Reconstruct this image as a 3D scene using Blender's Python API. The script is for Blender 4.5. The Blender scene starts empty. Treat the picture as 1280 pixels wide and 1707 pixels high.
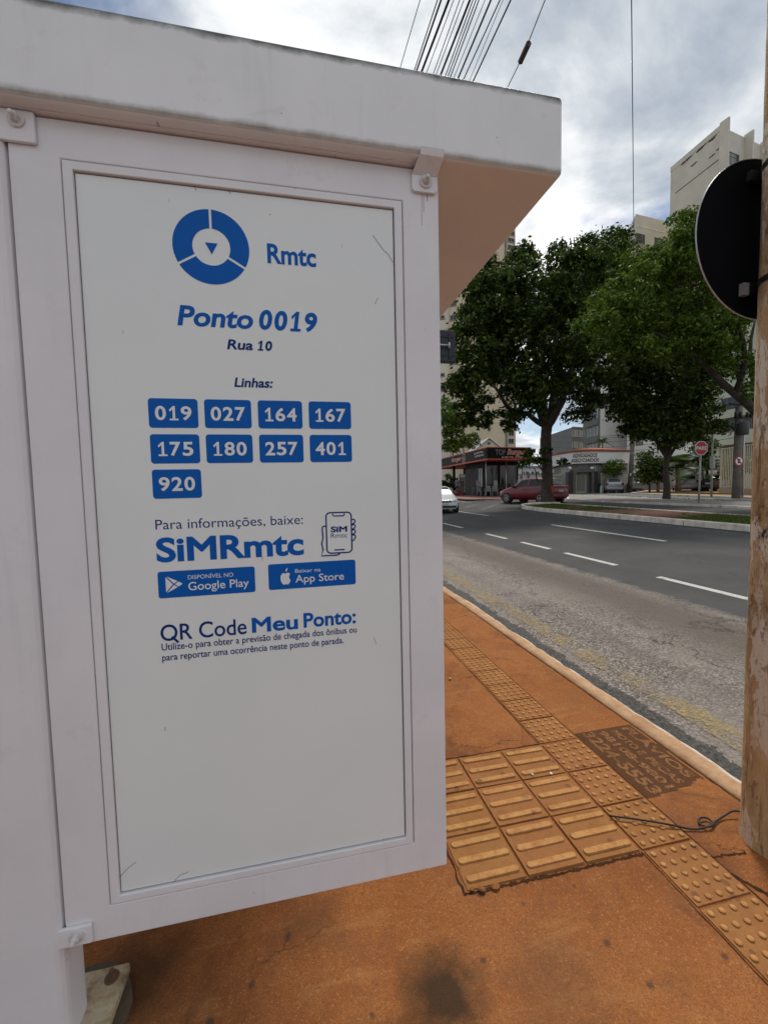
import bpy, math, random
import numpy as np
from mathutils import Vector, Matrix, noise as mnoise

random.seed(7)
rng = np.random.default_rng(7)
S = bpy.context.scene
COL = S.collection
R = math.radians

# ------------------------------------------------------------------ camera
F, PX, PY = 692.0, 640.0, 853.5
EYE = np.array([0, 0, 1.6])
yaw, pit, rol = R(11.849), R(-3.565), R(-1.245)
FW = np.array([math.sin(yaw) * math.cos(pit), math.cos(yaw) * math.cos(pit), math.sin(pit)])
_r0 = np.array([math.cos(yaw), -math.sin(yaw), 0])
_u0 = np.cross(_r0, FW)
RT = math.cos(rol) * _r0 + math.sin(rol) * _u0
UP = -math.sin(rol) * _r0 + math.cos(rol) * _u0
cam = bpy.data.cameras.new('camera')
cam.sensor_fit = 'VERTICAL'
cam.sensor_height = 24
cam.lens = F / 1707 * 24
cam.clip_start = .02
cam.clip_end = 3000
camo = bpy.data.objects.new('camera', cam)
COL.objects.link(camo)
camo.matrix_world = Matrix(((RT[0], UP[0], -FW[0], 0), (RT[1], UP[1], -FW[1], 0), (RT[2], UP[2], -FW[2], 1.6), (0, 0, 0, 1)))
S.camera = camo

# ------------------------------------------------------------------ node helper
def N(nt, typ, ins=None, **attr):
    n = nt.nodes.new('ShaderNode' + typ)
    for k, v in attr.items():
        setattr(n, k, v)
    for k, v in (ins or {}).items():
        s = n.inputs[k]
        if isinstance(v, bpy.types.NodeSocket):
            nt.links.new(v, s)
        else:
            if isinstance(v, (tuple, list)) and len(v) == 3 and s.type == 'RGBA':
                v = tuple(v) + (1,)
            s.default_value = v
    return n

def ramp(nt, fac, stops, interp='LINEAR'):
    n = nt.nodes.new('ShaderNodeValToRGB')
    cr = n.color_ramp
    cr.interpolation = interp
    while len(cr.elements) < len(stops):
        cr.elements.new(.5)
    for e, (p, c) in zip(cr.elements, stops):
        e.position = p
        e.color = tuple(c) + (1,) if len(c) == 3 else c
    nt.links.new(fac, n.inputs[0])
    return n.outputs[0]

def mixc(nt, fac, a, b, blend='MIX'):
    n = N(nt, 'Mix', data_type='RGBA', blend_type=blend)
    for i, v in ((0, fac), (6, a), (7, b)):
        s = n.inputs[i]
        if isinstance(v, bpy.types.NodeSocket):
            nt.links.new(v, s)
        else:
            s.default_value = tuple(v) + (1,) if isinstance(v, (tuple, list)) and len(v) == 3 else v
    return n.outputs[2]

def math_(nt, op, a, b=0.0, clamp=False):
    n = N(nt, 'Math', {0: a, 1: b}, operation=op)
    n.use_clamp = clamp
    return n.outputs[0]

def mrange(nt, v, a, b, c=0.0, d=1.0):
    return N(nt, 'MapRange', {0: v, 1: a, 2: b, 3: c, 4: d}).outputs[0]

# ------------------------------------------------------------------ sky, sun, exposure
SUN_EL, SUN_AZ = R(57), R(34)      # azimuth from +Y towards +X
wd = bpy.data.worlds.new('World')
S.world = wd
wd.use_nodes = True
nt = wd.node_tree
nt.nodes.clear()
sky = N(nt, 'TexSky', sky_type='NISHITA', sun_disc=False, sun_elevation=SUN_EL, sun_rotation=SUN_AZ, altitude=750)
bg1 = N(nt, 'Background', {'Color': sky.outputs[0], 'Strength': .09})
tc = N(nt, 'TexCoord')
sp = N(nt, 'SeparateXYZ', {0: tc.outputs['Generated']})
zz = math_(nt, 'ADD', math_(nt, 'MAXIMUM', sp.outputs[2], 0.0), .22)
cx_ = math_(nt, 'DIVIDE', sp.outputs[0], zz)
cy_ = math_(nt, 'DIVIDE', sp.outputs[1], zz)
cv = N(nt, 'CombineXYZ', {0: cx_, 1: cy_, 2: 3.7}).outputs[0]
cv = N(nt, 'Mapping', {0: cv, 2: (0, 0, R(35)), 3: (1.0, 1.3, 1)}).outputs[0]
n1 = N(nt, 'TexNoise', {'Vector': cv, 'Scale': 1.35, 'Detail': 9, 'Roughness': .56, 'Distortion': .35}).outputs[0]
n2 = N(nt, 'TexNoise', {'Vector': cv, 'Scale': 2.3, 'Detail': 9, 'Roughness': .58, 'Distortion': .2}).outputs[0]
n3 = N(nt, 'TexNoise', {'Vector': cv, 'Scale': .8, 'Detail': 3, 'Roughness': .5}).outputs[0]
cover = mrange(nt, n1, .35, .47)
shade = math_(nt, 'ADD', math_(nt, 'MULTIPLY', n2, .62), math_(nt, 'MULTIPLY', n3, .38))
ccol = ramp(nt, shade, [(.40, (.34, .40, .48)), (.46, (.48, .53, .595)), (.50, (.60, .645, .69)), (.545, (.80, .83, .86)), (.61, (1.04, 1.04, 1.04))])
bg2 = N(nt, 'Background', {'Color': ccol, 'Strength': 1.0})
mx = N(nt, 'MixShader', {0: cover, 1: bg1.outputs[0], 2: bg2.outputs[0]})
N(nt, 'OutputWorld', {0: mx.outputs[0]})

sun = bpy.data.lights.new('sun', 'SUN')
sun.energy = 2.6
sun.angle = R(10)
sun.color = (1, .95, .87)
suno = bpy.data.objects.new('sun', sun)
COL.objects.link(suno)
sdir = Vector((math.sin(SUN_AZ) * math.cos(SUN_EL), math.cos(SUN_AZ) * math.cos(SUN_EL), math.sin(SUN_EL)))
suno.rotation_euler = (-sdir).to_track_quat('-Z', 'Y').to_euler()
S.view_settings.view_transform = 'Standard'
S.view_settings.look = 'None'
S.view_settings.exposure = 0.12
S.view_settings.gamma = 1
S.view_settings.use_curve_mapping = False
S.cycles.max_bounces = 6
S.cycles.diffuse_bounces = 3
S.cycles.glossy_bounces = 2
S.cycles.transparent_max_bounces = 8
S.cycles.adaptive_threshold = .02

# ------------------------------------------------------------------ picture to place helpers (a surveyor's ray)
def ray(x, y):
    return FW + RT * (x - PX) / F - UP * (y - PY) / F
def gz(x, y, z=0.0):
    d = ray(x, y)
    return EYE + d * ((z - 1.6) / d[2])
def atY(x, y, Y):
    d = ray(x, y)
    return EYE + d * (Y / d[1])
def atD(x, y, D):
    return EYE + ray(x, y) * D
def onplane(x, y, P, n):
    d = ray(x, y)
    return EYE + d * (np.dot(np.array(P) - EYE, n) / np.dot(d, n))
def zg(X):
    return min(.45, max(-.13, -.13 + .045 * (X - 2.3)))
def gg(x, y, o=0.0):
    z = -.13
    for i in range(50):
        z = .5 * z + .5 * zg(gz(x, y, z)[0])
    return gz(x, y, z + o)

# ------------------------------------------------------------------ mesh helper
TM = {}
class MB:
    def __init__(s):
        s.v, s.f, s.sm, s.mi, s.cur = [], [], [], [], 0
    def add(s, vs, fs, smooth=False):
        o = len(s.v)
        s.v.extend([tuple(map(float, p)) for p in vs])
        s.f.extend([tuple(i + o for i in f) for f in fs])
        s.sm.extend([smooth] * len(fs))
        s.mi.extend([s.cur] * len(fs))
        return s
    def box(s, lo, hi, M=None):
        x0, y0, z0 = lo
        x1, y1, z1 = hi
        vs = [(x0, y0, z0), (x1, y0, z0), (x1, y1, z0), (x0, y1, z0), (x0, y0, z1), (x1, y0, z1), (x1, y1, z1), (x0, y1, z1)]
        if M is not None:
            vs = [M @ Vector(p) for p in vs]
        return s.add(vs, [(0, 3, 2, 1), (4, 5, 6, 7), (0, 1, 5, 4), (1, 2, 6, 5), (2, 3, 7, 6), (3, 0, 4, 7)])
    def prism(s, poly, fn, d0, d1, smooth=False):
        """poly: 2D points, fn(a,b,d)->3D"""
        n = len(poly)
        vs = [fn(a, b, d0) for a, b in poly] + [fn(a, b, d1) for a, b in poly]
        fs = [tuple(range(n - 1, -1, -1)), tuple(range(n, 2 * n))]
        fs += [(i, (i + 1) % n, (i + 1) % n + n, i + n) for i in range(n)]
        return s.add(vs, fs, smooth)
    def tube(s, path, rad, n=8, caps=True, smooth=True):
        path = [Vector(p) for p in path]
        if not isinstance(rad, (list, tuple)):
            rad = [rad] * len(path)
        vs, fs = [], []
        ref = None
        for i, p in enumerate(path):
            t = (path[min(i + 1, len(path) - 1)] - path[max(i - 1, 0)])
            t = t.normalized() if t.length > 1e-9 else Vector((0, 0, 1))
            if ref is None:
                ref = Vector((1, 0, 0)) if abs(t.x) < .8 else Vector((0, 1, 0))
            a = (ref - t * ref.dot(t)).normalized()
            b = t.cross(a)
            ref = a
            for k in range(n):
                q = 2 * math.pi * k / n
                vs.append(p + (a * math.cos(q) + b * math.sin(q)) * rad[i])
        for i in range(len(path) - 1):
            for k in range(n):
                k2 = (k + 1) % n
                fs.append((i * n + k, i * n + k2, (i + 1) * n + k2, (i + 1) * n + k))
        if caps:
            fs.append(tuple(range(n - 1, -1, -1)))
            fs.append(tuple(range((len(path) - 1) * n, len(path) * n)))
        return s.add(vs, fs, smooth)
    def lathe(s, prof, n, M, smooth=True):
        """prof: (r, z) list; M places local z-axis"""
        vs, fs = [], []
        for r, z in prof:
            for k in range(n):
                q = 2 * math.pi * k / n
                vs.append(M @ Vector((r * math.cos(q), r * math.sin(q), z)))
        for i in range(len(prof) - 1):
            for k in range(n):
                k2 = (k + 1) % n
                fs.append((i * n + k, i * n + k2, (i + 1) * n + k2, (i + 1) * n + k))
        fs.append(tuple(range(n - 1, -1, -1)))
        fs.append(tuple(range((len(prof) - 1) * n, len(prof) * n)))
        return s.add(vs, fs, smooth)
    def mesh(s, name, mat, inv=None):
        me = bpy.data.meshes.new(name)
        v = s.v if inv is None else [inv @ Vector(p) for p in s.v]
        me.from_pydata(v, [], s.f)
        me.polygons.foreach_set('use_smooth', s.sm)
        for m in (mat if isinstance(mat, (list, tuple)) else [mat]):
            me.materials.append(m)
        if isinstance(mat, (list, tuple)):
            me.polygons.foreach_set('material_index', s.mi)
        me.update()
        return me
    def build(s, name, mat, parent=None, world=True, bevel=0, seg=2):
        inv = None
        if parent is not None and world:
            inv = TM[parent.name].inverted()
        o = link(name, s.mesh(name, mat, inv), parent)
        if bevel:
            b = o.modifiers.new('bevel', 'BEVEL')
            b.width = bevel
            b.segments = seg
            b.limit_method = 'ANGLE'
            b.harden_normals = False
        return o

def link(name, data, parent=None):
    o = bpy.data.objects.new(name, data)
    COL.objects.link(o)
    if parent is not None:
        o.parent = parent
        TM[o.name] = TM[parent.name]
    else:
        TM[o.name] = Matrix()
    return o
def tag(o, label=None, cat=None, group=None, kind=None):
    if label: o['label'] = label
    if cat: o['category'] = cat
    if group: o['group'] = group
    if kind: o['kind'] = kind
    return o
def thing(name, label, cat, loc=(0, 0, 0), rz=0, group=None):
    o = bpy.data.objects.new(name, None)
    COL.objects.link(o)
    o.location = [float(c) for c in loc]
    o.rotation_euler = (0, 0, rz)
    o.empty_display_size = .2
    TM[o.name] = Matrix.Translation(o.location) @ Matrix.Rotation(rz, 4, 'Z')
    return tag(o, label, cat, group)
KIDS = {}
def copy_tree(o, parent=None, loc=None, rz=None, label=None):
    c = o.copy()
    COL.objects.link(c)
    c.parent = parent
    if loc is not None: c.location = [float(q) for q in loc]
    if rz is not None: c.rotation_euler = (0, 0, rz)
    if label: c['label'] = label
    for ch in [q for q in bpy.data.objects if q.parent == o]:
        copy_tree(ch, c)
    return c
XZ = lambda Y: (lambda a, b, d: (a, Y - d, b))      # polygon drawn on a wall facing -Y

# ------------------------------------------------------------------ materials
def mat_base(name):
    m = bpy.data.materials.new(name)
    m.use_nodes = True
    nt = m.node_tree
    p = nt.nodes['Principled BSDF']
    co = N(nt, 'TexCoord').outputs['Object']
    return m, nt, p, co
def setp(nt, p, **kw):
    names = {'col': 'Base Color', 'rough': 'Roughness', 'metal': 'Metallic', 'normal': 'Normal', 'spec': 'Specular IOR Level', 'coat': 'Coat Weight', 'alpha': 'Alpha', 'trans': 'Transmission Weight'}
    for k, v in kw.items():
        s = p.inputs[names[k]]
        if isinstance(v, bpy.types.NodeSocket):
            nt.links.new(v, s)
        else:
            s.default_value = tuple(v) + (1,) if isinstance(v, (tuple, list)) and s.type == 'RGBA' else v
def noise(nt, co, scale, detail=4, rough=.55, dist=0.0):
    return N(nt, 'TexNoise', {'Vector': co, 'Scale': scale, 'Detail': min(detail, 5), 'Roughness': rough, 'Distortion': dist}).outputs[0]
def bump(nt, h, strength=.3, dist=.01):
    return N(nt, 'Bump', {'Height': h, 'Strength': strength, 'Distance': dist}).outputs[0]
def M(name, col, rough=.6, var=.12, scale=6, bmp=0, bscale=80, bdist=.004, metal=0, spec=.4, coat=0):
    m, nt, p, co = mat_base(name)
    f = mrange(nt, noise(nt, co, scale, 6, .65), .3, .7)
    a = tuple(c * (1 - var) for c in col)
    b = tuple(min(1, c * (1 + var)) for c in col)
    setp(nt, p, col=mixc(nt, f, a, b), rough=rough, metal=metal, spec=spec, coat=coat)
    if bmp:
        setp(nt, p, normal=bump(nt, noise(nt, co, bscale, 5, .6), bmp, bdist))
    return m

def paint_mat(name, col, dirt_z=None, rough=.4):
    """painted sheet steel, a little orange peel, faint grime, runs and scuffs"""
    m, nt, p, co = mat_base(name)
    f = mrange(nt, noise(nt, co, 2.2, 7, .6), .3, .7)
    c = mixc(nt, f, tuple(q * .90 for q in col), tuple(min(1, q * 1.03) for q in col))
    c = mixc(nt, mrange(nt, noise(nt, co, 6, 8, .75, .5), .60, .78, 0, .35), c, (.50, .45, .40))
    f2 = mrange(nt, noise(nt, N(nt, 'Mapping', {0: co, 3: (26, 26, 1.6)}).outputs[0], 1.0, 5, .6), .60, .82, 0, .2)
    c = mixc(nt, f2, c, (.42, .40, .37))
    v = N(nt, 'TexVoronoi', {'Vector': co, 'Scale': 11, 'Randomness': 1})
    sp_ = math_(nt, 'LESS_THAN', v.outputs[0], math_(nt, 'MULTIPLY', noise(nt, co, 5, 1), .055))
    c = mixc(nt, math_(nt, 'MULTIPLY', sp_, .55), c, (.2, .18, .16))
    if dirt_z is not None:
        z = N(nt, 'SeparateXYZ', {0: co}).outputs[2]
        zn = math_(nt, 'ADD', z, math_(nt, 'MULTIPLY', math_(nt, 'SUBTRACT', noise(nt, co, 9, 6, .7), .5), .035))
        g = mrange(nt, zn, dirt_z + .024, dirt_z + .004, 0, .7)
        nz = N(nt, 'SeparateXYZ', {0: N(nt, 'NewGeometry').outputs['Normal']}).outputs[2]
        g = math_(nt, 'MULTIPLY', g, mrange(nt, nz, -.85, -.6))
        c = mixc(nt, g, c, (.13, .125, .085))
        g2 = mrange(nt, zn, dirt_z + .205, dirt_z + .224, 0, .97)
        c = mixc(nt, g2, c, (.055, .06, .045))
    nb = noise(nt, co, 420, 2, .5)
    setp(nt, p, col=c, rough=rough, spec=.4, normal=bump(nt, nb, .10, .001))
    return m

WHITE = paint_mat('white_paint', (.765, .745, .765))
ROOFW = paint_mat('roof_paint', (.795, .785, .785), dirt_z=2.548)
m, nt, p, co = mat_base('poster_vinyl')
c = mixc(nt, mrange(nt, noise(nt, co, 3, 6, .6), .3, .7), (.74, .765, .755), (.78, .80, .79))
v = N(nt, 'TexVoronoi', {'Vector': N(nt, 'Mapping', {0: co, 2: (0, R(28), 0), 3: (9, 9, 2.6)}).outputs[0], 'Scale': 1.3})
scr = math_(nt, 'LESS_THAN', v.outputs[0], math_(nt, 'MULTIPLY', noise(nt, co, 3, 1), .045))
c = mixc(nt, math_(nt, 'MULTIPLY', scr, .5), c, (.25, .25, .24))
setp(nt, p, col=c, rough=.42, spec=.4, normal=bump(nt, noise(nt, co, 300, 2), .06, .001))
POSTER = m
BLUE = M('blue_print', (.001, .10, .42), .5, .06, 3, spec=.15)
NAVY = M('navy_print', (.003, .032, .17), .5, .05, 3, spec=.15)
PRINTW = M('white_print', (.74, .755, .75), .45, .03, 3)
DARK = M('dark_gap', (.02, .019, .018), .8)
JOINT = M('dirty_joint', (.050, .023, .011), .9, .4, 30, spec=.05)
STEEL = M('galvanised_steel', (.42, .41, .40), .45, .2, 12, metal=.6)
BOLTW = M('painted_bolt', (.62, .58, .57), .45, .12, 60)
m, nt, p, co = mat_base('rusty_plate')
c = ramp(nt, noise(nt, co, 14, 8, .7), [(.3, (.10, .055, .025)), (.45, (.36, .27, .15)), (.62, (.52, .45, .31)), (.75, (.28, .17, .08))])
setp(nt, p, col=c, rough=.75, normal=bump(nt, noise(nt, co, 90, 5), .4, .004))
RUSTY = m
RUSTBOLT = M('rusty_bolt', (.15, .085, .045), .7, .3, 60, .3, 120, metal=.3)

# --- sidewalk: red dusty concrete with stains of their own shape, and shade painted by the post
m, nt, p, co = mat_base('red_concrete')
big = noise(nt, co, .9, 5, .6)
mid = noise(nt, co, 5, 7, .68)
c = mixc(nt, mrange(nt, big, .36, .64), (.225, .072, .022), (.355, .132, .040))
c = mixc(nt, mrange(nt, mid, .35, .75, 0, .45), c, (.40, .175, .060))
c = mixc(nt, mrange(nt, noise(nt, co, 17, 6, .7), .52, .75, 0, .55), c, (.19, .075, .035))
grain = noise(nt, co, 230, 3, .7)
c = mixc(nt, mrange(nt, grain, .5, .66, 0, .75), c, (.13, .050, .024))
c = mixc(nt, mrange(nt, noise(nt, co, 95, 4, .75), .50, .66, 0, .6), c, (.17, .066, .030))
c = mixc(nt, mrange(nt, noise(nt, co, 120, 3, .7, .4), .57, .68, 0, .6), c, (.48, .23, .095))
c = mixc(nt, mrange(nt, noise(nt, co, 2.1, 7, .72), .52, .68, 0, .5), c, (.20, .085, .042))
c = mixc(nt, mrange(nt, noise(nt, N(nt, 'Mapping', {0: co, 2: (0, 0, R(25)), 3: (1.2, 5, 1)}).outputs[0], 2.2, 6, .7), .56, .72, 0, .45), c, (.42, .215, .085))
c = mixc(nt, mrange(nt, noise(nt, co, 170, 2, .6), .62, .74, 0, .5), c, (.50, .30, .17))
def blob(nt, co, pt, r0, r1, nscale=7, amp=.08, soft=1.0):
    d = N(nt, 'VectorMath', {0: co, 1: tuple(float(q) for q in pt)}, operation='DISTANCE').outputs['Value']
    d = math_(nt, 'ADD', d, math_(nt, 'MULTIPLY', math_(nt, 'SUBTRACT', noise(nt, co, nscale, 5, .6), .5), amp * 2))
    return mrange(nt, d, r1, r0, 0, soft)
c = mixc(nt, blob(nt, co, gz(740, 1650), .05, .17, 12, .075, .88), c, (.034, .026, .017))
c = mixc(nt, blob(nt, co, gz(235, 1625), .05, .20, 8, .10, .75), c, (.045, .026, .015))  # contact shadow around the post base, painted into the concrete colour
c = mixc(nt, blob(nt, co, gz(520, 1530), .03, .16, 8, .10, .4), c, (.09, .045, .024))
c = mixc(nt, blob(nt, co, gz(1190, 1440), .02, .16, 10, .08, .55), c, (.10, .048, .025))
c = mixc(nt, blob(nt, co, gz(930, 1630), .05, .22, 9, .12, .35), c, (.10, .06, .035))
for (x, y, r) in ((1083, 1640, .018), (1012, 1570, .02), (1207, 1593, .016), (872, 1505, .012), (957, 1475, .014), (800, 1490, .02), (805, 1600, .014), (480, 1560, .02), (420, 1640, .016), (350, 1700, .02), (620, 1690, .012), (1040, 1290, .01)):
    c = mixc(nt, blob(nt, co, gz(x, y), r * .4, r * .95, 50, .009, .75), c, (.075, .048, .034))
v = N(nt, 'TexVoronoi', {'Vector': co, 'Scale': 9})
c = mixc(nt, math_(nt, 'MULTIPLY', math_(nt, 'LESS_THAN', v.outputs[0], math_(nt, 'MULTIPLY', math_(nt, 'SUBTRACT', noise(nt, co, 1.1, 1), .42), .16)), .55), c, (.13, .075, .045))
v2 = N(nt, 'TexVoronoi', {'Vector': co, 'Scale': 34})
c = mixc(nt, math_(nt, 'MULTIPLY', math_(nt, 'LESS_THAN', v2.outputs[0], math_(nt, 'MULTIPLY', math_(nt, 'SUBTRACT', noise(nt, co, 2.3, 2), .5), .30)), .8), c, (.55, .42, .27))
wco = N(nt, 'VectorMath', {0: co, 1: N(nt, 'VectorMath', {0: N(nt, 'TexNoise', {'Vector': co, 'Scale': 4, 'Detail': 5, 'Roughness': .65}).outputs[1], 3: .25}, operation='SCALE').outputs[0]}, operation='ADD').outputs[0]
ck = N(nt, 'TexVoronoi', {'Vector': wco, 'Scale': 1.15}, feature='DISTANCE_TO_EDGE').outputs[0]
c = mixc(nt, math_(nt, 'MULTIPLY', math_(nt, 'MULTIPLY', mrange(nt, ck, .007, .001), mrange(nt, noise(nt, co, 1.3, 3), .50, .60)), .75), c, (.07, .032, .018))
c = mixc(nt, mrange(nt, noise(nt, co, 1.5, 8, .78, .6), .54, .68, 0, .75), c, (.135, .056, .028))
hh = math_(nt, 'ADD', math_(nt, 'MULTIPLY', grain, .6), noise(nt, co, 45, 6, .7))
setp(nt, p, col=c, rough=.92, spec=.08, normal=bump(nt, hh, .7, .007))
SIDEWALK = m
m, nt, p, co = mat_base('ochre_tactile_tile')
ri = N(nt, 'ObjectInfo').outputs['Random']
gco = N(nt, 'NewGeometry').outputs['Position']
c = mixc(nt, mrange(nt, noise(nt, gco, 4, 6, .65), .35, .68), (.34, .155, .048), (.47, .240, .080))
c = mixc(nt, math_(nt, 'MULTIPLY', ri, .35), c, (.47, .20, .08))
c = mixc(nt, mrange(nt, noise(nt, gco, 11, 7, .75), .48, .68, 0, .65), c, (.30, .115, .045))
c = mixc(nt, mrange(nt, noise(nt, gco, 42, 6, .75), .52, .70, 0, .65), c, (.22, .085, .036))
c = mixc(nt, mrange(nt, noise(nt, gco, 190, 3, .7), .55, .72, 0, .5), c, (.17, .075, .032))
v = N(nt, 'TexVoronoi', {'Vector': gco, 'Scale': 8.5})
c = mixc(nt, math_(nt, 'MULTIPLY', math_(nt, 'LESS_THAN', math_(nt, 'ADD', v.outputs[0], math_(nt, 'MULTIPLY', noise(nt, gco, 40, 4), .12)), .19), .75), c, (.085, .062, .042))
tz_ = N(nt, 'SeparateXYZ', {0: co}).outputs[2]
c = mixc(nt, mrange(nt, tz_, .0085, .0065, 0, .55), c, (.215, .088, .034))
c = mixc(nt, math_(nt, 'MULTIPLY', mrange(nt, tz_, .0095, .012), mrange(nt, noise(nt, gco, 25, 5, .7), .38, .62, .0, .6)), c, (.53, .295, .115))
setp(nt, p, col=c, rough=.85, spec=.1, normal=bump(nt, noise(nt, gco, 75, 6, .75), .6, .006))
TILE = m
m, nt, p, co = mat_base('kerb_concrete')
x = N(nt, 'SeparateXYZ', {0: co}).outputs[0]
c = mixc(nt, mrange(nt, noise(nt, co, 6, 7, .65), .35, .65), (.36, .185, .082), (.50, .31, .17))
c = mixc(nt, mrange(nt, noise(nt, co, 60, 5, .7), .5, .7, 0, .5), c, (.24, .13, .07))
wf = math_(nt, 'MULTIPLY', mrange(nt, math_(nt, 'ADD', x, math_(nt, 'MULTIPLY', noise(nt, co, 11, 6, .7), .06)), 2.255, 2.285), mrange(nt, noise(nt, co, 7, 5, .7), .38, .5))
c = mixc(nt, wf, c, (.62, .55, .47))
setp(nt, p, col=c, rough=.85, normal=bump(nt, noise(nt, co, 60, 6, .7), .5, .008))
KERB = m
MEDK = M('whitewashed_kerb', (.60, .53, .46), .85, .35, 3.0, .4, 30, .01)
m, nt, p, co = mat_base('asphalt')
sx = N(nt, 'SeparateXYZ', {0: co})
x = math_(nt, 'ADD', sx.outputs[0], math_(nt, 'MULTIPLY', math_(nt, 'SUBTRACT', noise(nt, co, 1.3, 6, .7), .5), .45))
vor = N(nt, 'TexVoronoi', {'Vector': co, 'Scale': 62})
agg = ramp(nt, N(nt, 'SeparateColor', {0: vor.outputs['Color']}).outputs[0], [(0, (.09, .077, .066)), (.5, (.205, .174, .148)), (1, (.38, .325, .28))])
agg = mixc(nt, mrange(nt, vor.outputs[0], .55, .85, 0, .8), agg, (.05, .043, .037))
agg = mixc(nt, mrange(nt, noise(nt, co, .8, 6, .65), .42, .62, 0, .65), agg, (.25, .212, .18))
mid_ = mrange(nt, x, 3.55, 4.2)
mid2 = mrange(nt, x, 5.0, 4.6)
agg = mixc(nt, math_(nt, 'MULTIPLY', math_(nt, 'MULTIPLY', mid_, mid2), .75), agg, (.095, .072, .057))
fine = mixc(nt, mrange(nt, noise(nt, co, 1.1, 6, .6), .3, .7), (.036, .035, .034), (.060, .058, .056))
fine = mixc(nt, mrange(nt, noise(nt, co, 160, 3, .7), .5, .75, 0, .5), fine, (.10, .098, .095))
fine = mixc(nt, mrange(nt, noise(nt, N(nt, 'Mapping', {0: co, 3: (1.4, .05, 1)}).outputs[0], 1.0, 4, .6), .5, .75, 0, .4), fine, (.080, .076, .072))
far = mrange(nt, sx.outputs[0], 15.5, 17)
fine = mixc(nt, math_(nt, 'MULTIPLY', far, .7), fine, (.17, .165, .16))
trk = noise(nt, N(nt, 'Mapping', {0: co, 3: (2.6, .06, 1)}).outputs[0], 1.0, 5, .6)
agg = mixc(nt, mrange(nt, trk, .5, .72, 0, .45), agg, (.10, .082, .068))
wco = N(nt, 'VectorMath', {0: co, 1: N(nt, 'VectorMath', {0: N(nt, 'TexNoise', {'Vector': co, 'Scale': 1.7, 'Detail': 5, 'Roughness': .6}).outputs[1], 3: .9}, operation='SCALE').outputs[0]}, operation='ADD').outputs[0]
ck = N(nt, 'TexVoronoi', {'Vector': N(nt, 'Mapping', {0: wco, 3: (.75, .28, 1)}).outputs[0], 'Scale': 1.0}, feature='DISTANCE_TO_EDGE').outputs[0]
crk = math_(nt, 'MULTIPLY', mrange(nt, ck, .012, .002), mrange(nt, noise(nt, co, .5, 3), .44, .56))
agg = mixc(nt, math_(nt, 'MULTIPLY', crk, .8), agg, (.035, .030, .026))
fine = mixc(nt, math_(nt, 'MULTIPLY', crk, .6), fine, (.015, .015, .015))
fine = mixc(nt, mrange(nt, noise(nt, co, .45, 7, .7), .5, .72, 0, .5), fine, (.075, .068, .06))
nf = mrange(nt, math_(nt, 'ADD', sx.outputs[0], math_(nt, 'MULTIPLY', math_(nt, 'SUBTRACT', noise(nt, co, 3.0, 7, .75), .5), .5)), 4.86, 5.05)
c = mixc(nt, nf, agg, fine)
hh = math_(nt, 'ADD', math_(nt, 'MULTIPLY', math_(nt, 'SUBTRACT', 1.0, vor.outputs[0]), .8), noise(nt, co, 28, 6, .7))
bs = N(nt, 'MapRange', {0: nf, 1: 0.0, 2: 1.0, 3: .9, 4: .15}).outputs[0]
nb = N(nt, 'Bump', {'Height': hh, 'Strength': bs, 'Distance': .012}).outputs[0]
setp(nt, p, col=c, rough=.86, spec=.3, normal=nb)
ROAD = m
def worn_paint(name, col, lo, hi, scale, rough=.7):
    m, nt, p, co = mat_base(name)
    f = mrange(nt, noise(nt, co, scale, 8, .75), lo, hi)
    f2 = mrange(nt, noise(nt, co, scale * 9, 4, .7), lo - .02, hi)
    setp(nt, p, col=mixc(nt, noise(nt, co, 8, 4), tuple(q * .8 for q in col), col), rough=rough, spec=.06)
    tr = N(nt, 'BsdfTransparent')
    mxs = N(nt, 'MixShader', {0: math_(nt, 'MULTIPLY', f, f2), 1: tr.outputs[0], 2: p.outputs[0]})
    nt.links.new(mxs.outputs[0], nt.nodes['Material Output'].inputs[0])
    return m
YELLOW = worn_paint('worn_yellow_paint', (.47, .34, .14), .40, .64, 3.6)
ROADW = worn_paint('road_white_paint', (.56, .54, .50), .28, .44, 5)
FAINTW = worn_paint('faint_white_paint', (.42, .40, .37), .40, .62, 4)
m, nt, p, co = mat_base('gutter_rubble')
c = ramp(nt, noise(nt, co, 38, 6, .7), [(.32, (.018, .017, .016)), (.48, (.055, .052, .046)), (.6, (.10, .09, .075)), (.72, (.25, .21, .17))])
setp(nt, p, col=c, rough=.9, normal=bump(nt, noise(nt, co, 70, 6, .7), .7, .012))
GUTTER = m
m, nt, p, co = mat_base('old_painted_pole')
cmap = N(nt, 'Mapping', {0: co, 3: (1, 1, .35)}).outputs[0]
z = N(nt, 'SeparateXYZ', {0: co}).outputs[2]
nn = noise(nt, cmap, 7, 9, .72, .3)
c = mixc(nt, mrange(nt, noise(nt, cmap, 15, 8, .7), .35, .65), (.33, .205, .10), (.53, .385, .225))
c = mixc(nt, mrange(nt, nn, .53, .56), c, (.66, .585, .49))
fl = noise(nt, cmap, 24, 8, .75, .4)
c = mixc(nt, mrange(nt, fl, .56, .60, 0, .8), c, (.58, .48, .36))
c = mixc(nt, mrange(nt, noise(nt, cmap, 31, 7, .75), .57, .62, 0, .75), c, (.17, .095, .05))
lo_ = mrange(nt, z, 1.0, .55)
c = mixc(nt, math_(nt, 'MULTIPLY', math_(nt, 'MULTIPLY', lo_, mrange(nt, noise(nt, cmap, 5, 4), .3, .6)), .55), c, (.56, .33, .13))
bl = math_(nt, 'MULTIPLY', mrange(nt, noise(nt, cmap, 9, 8, .75), .56, .62), math_(nt, 'MULTIPLY', mrange(nt, z, .95, 1.15), mrange(nt, z, 1.55, 1.38)))
c = mixc(nt, bl, c, (.025, .022, .02))
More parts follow.
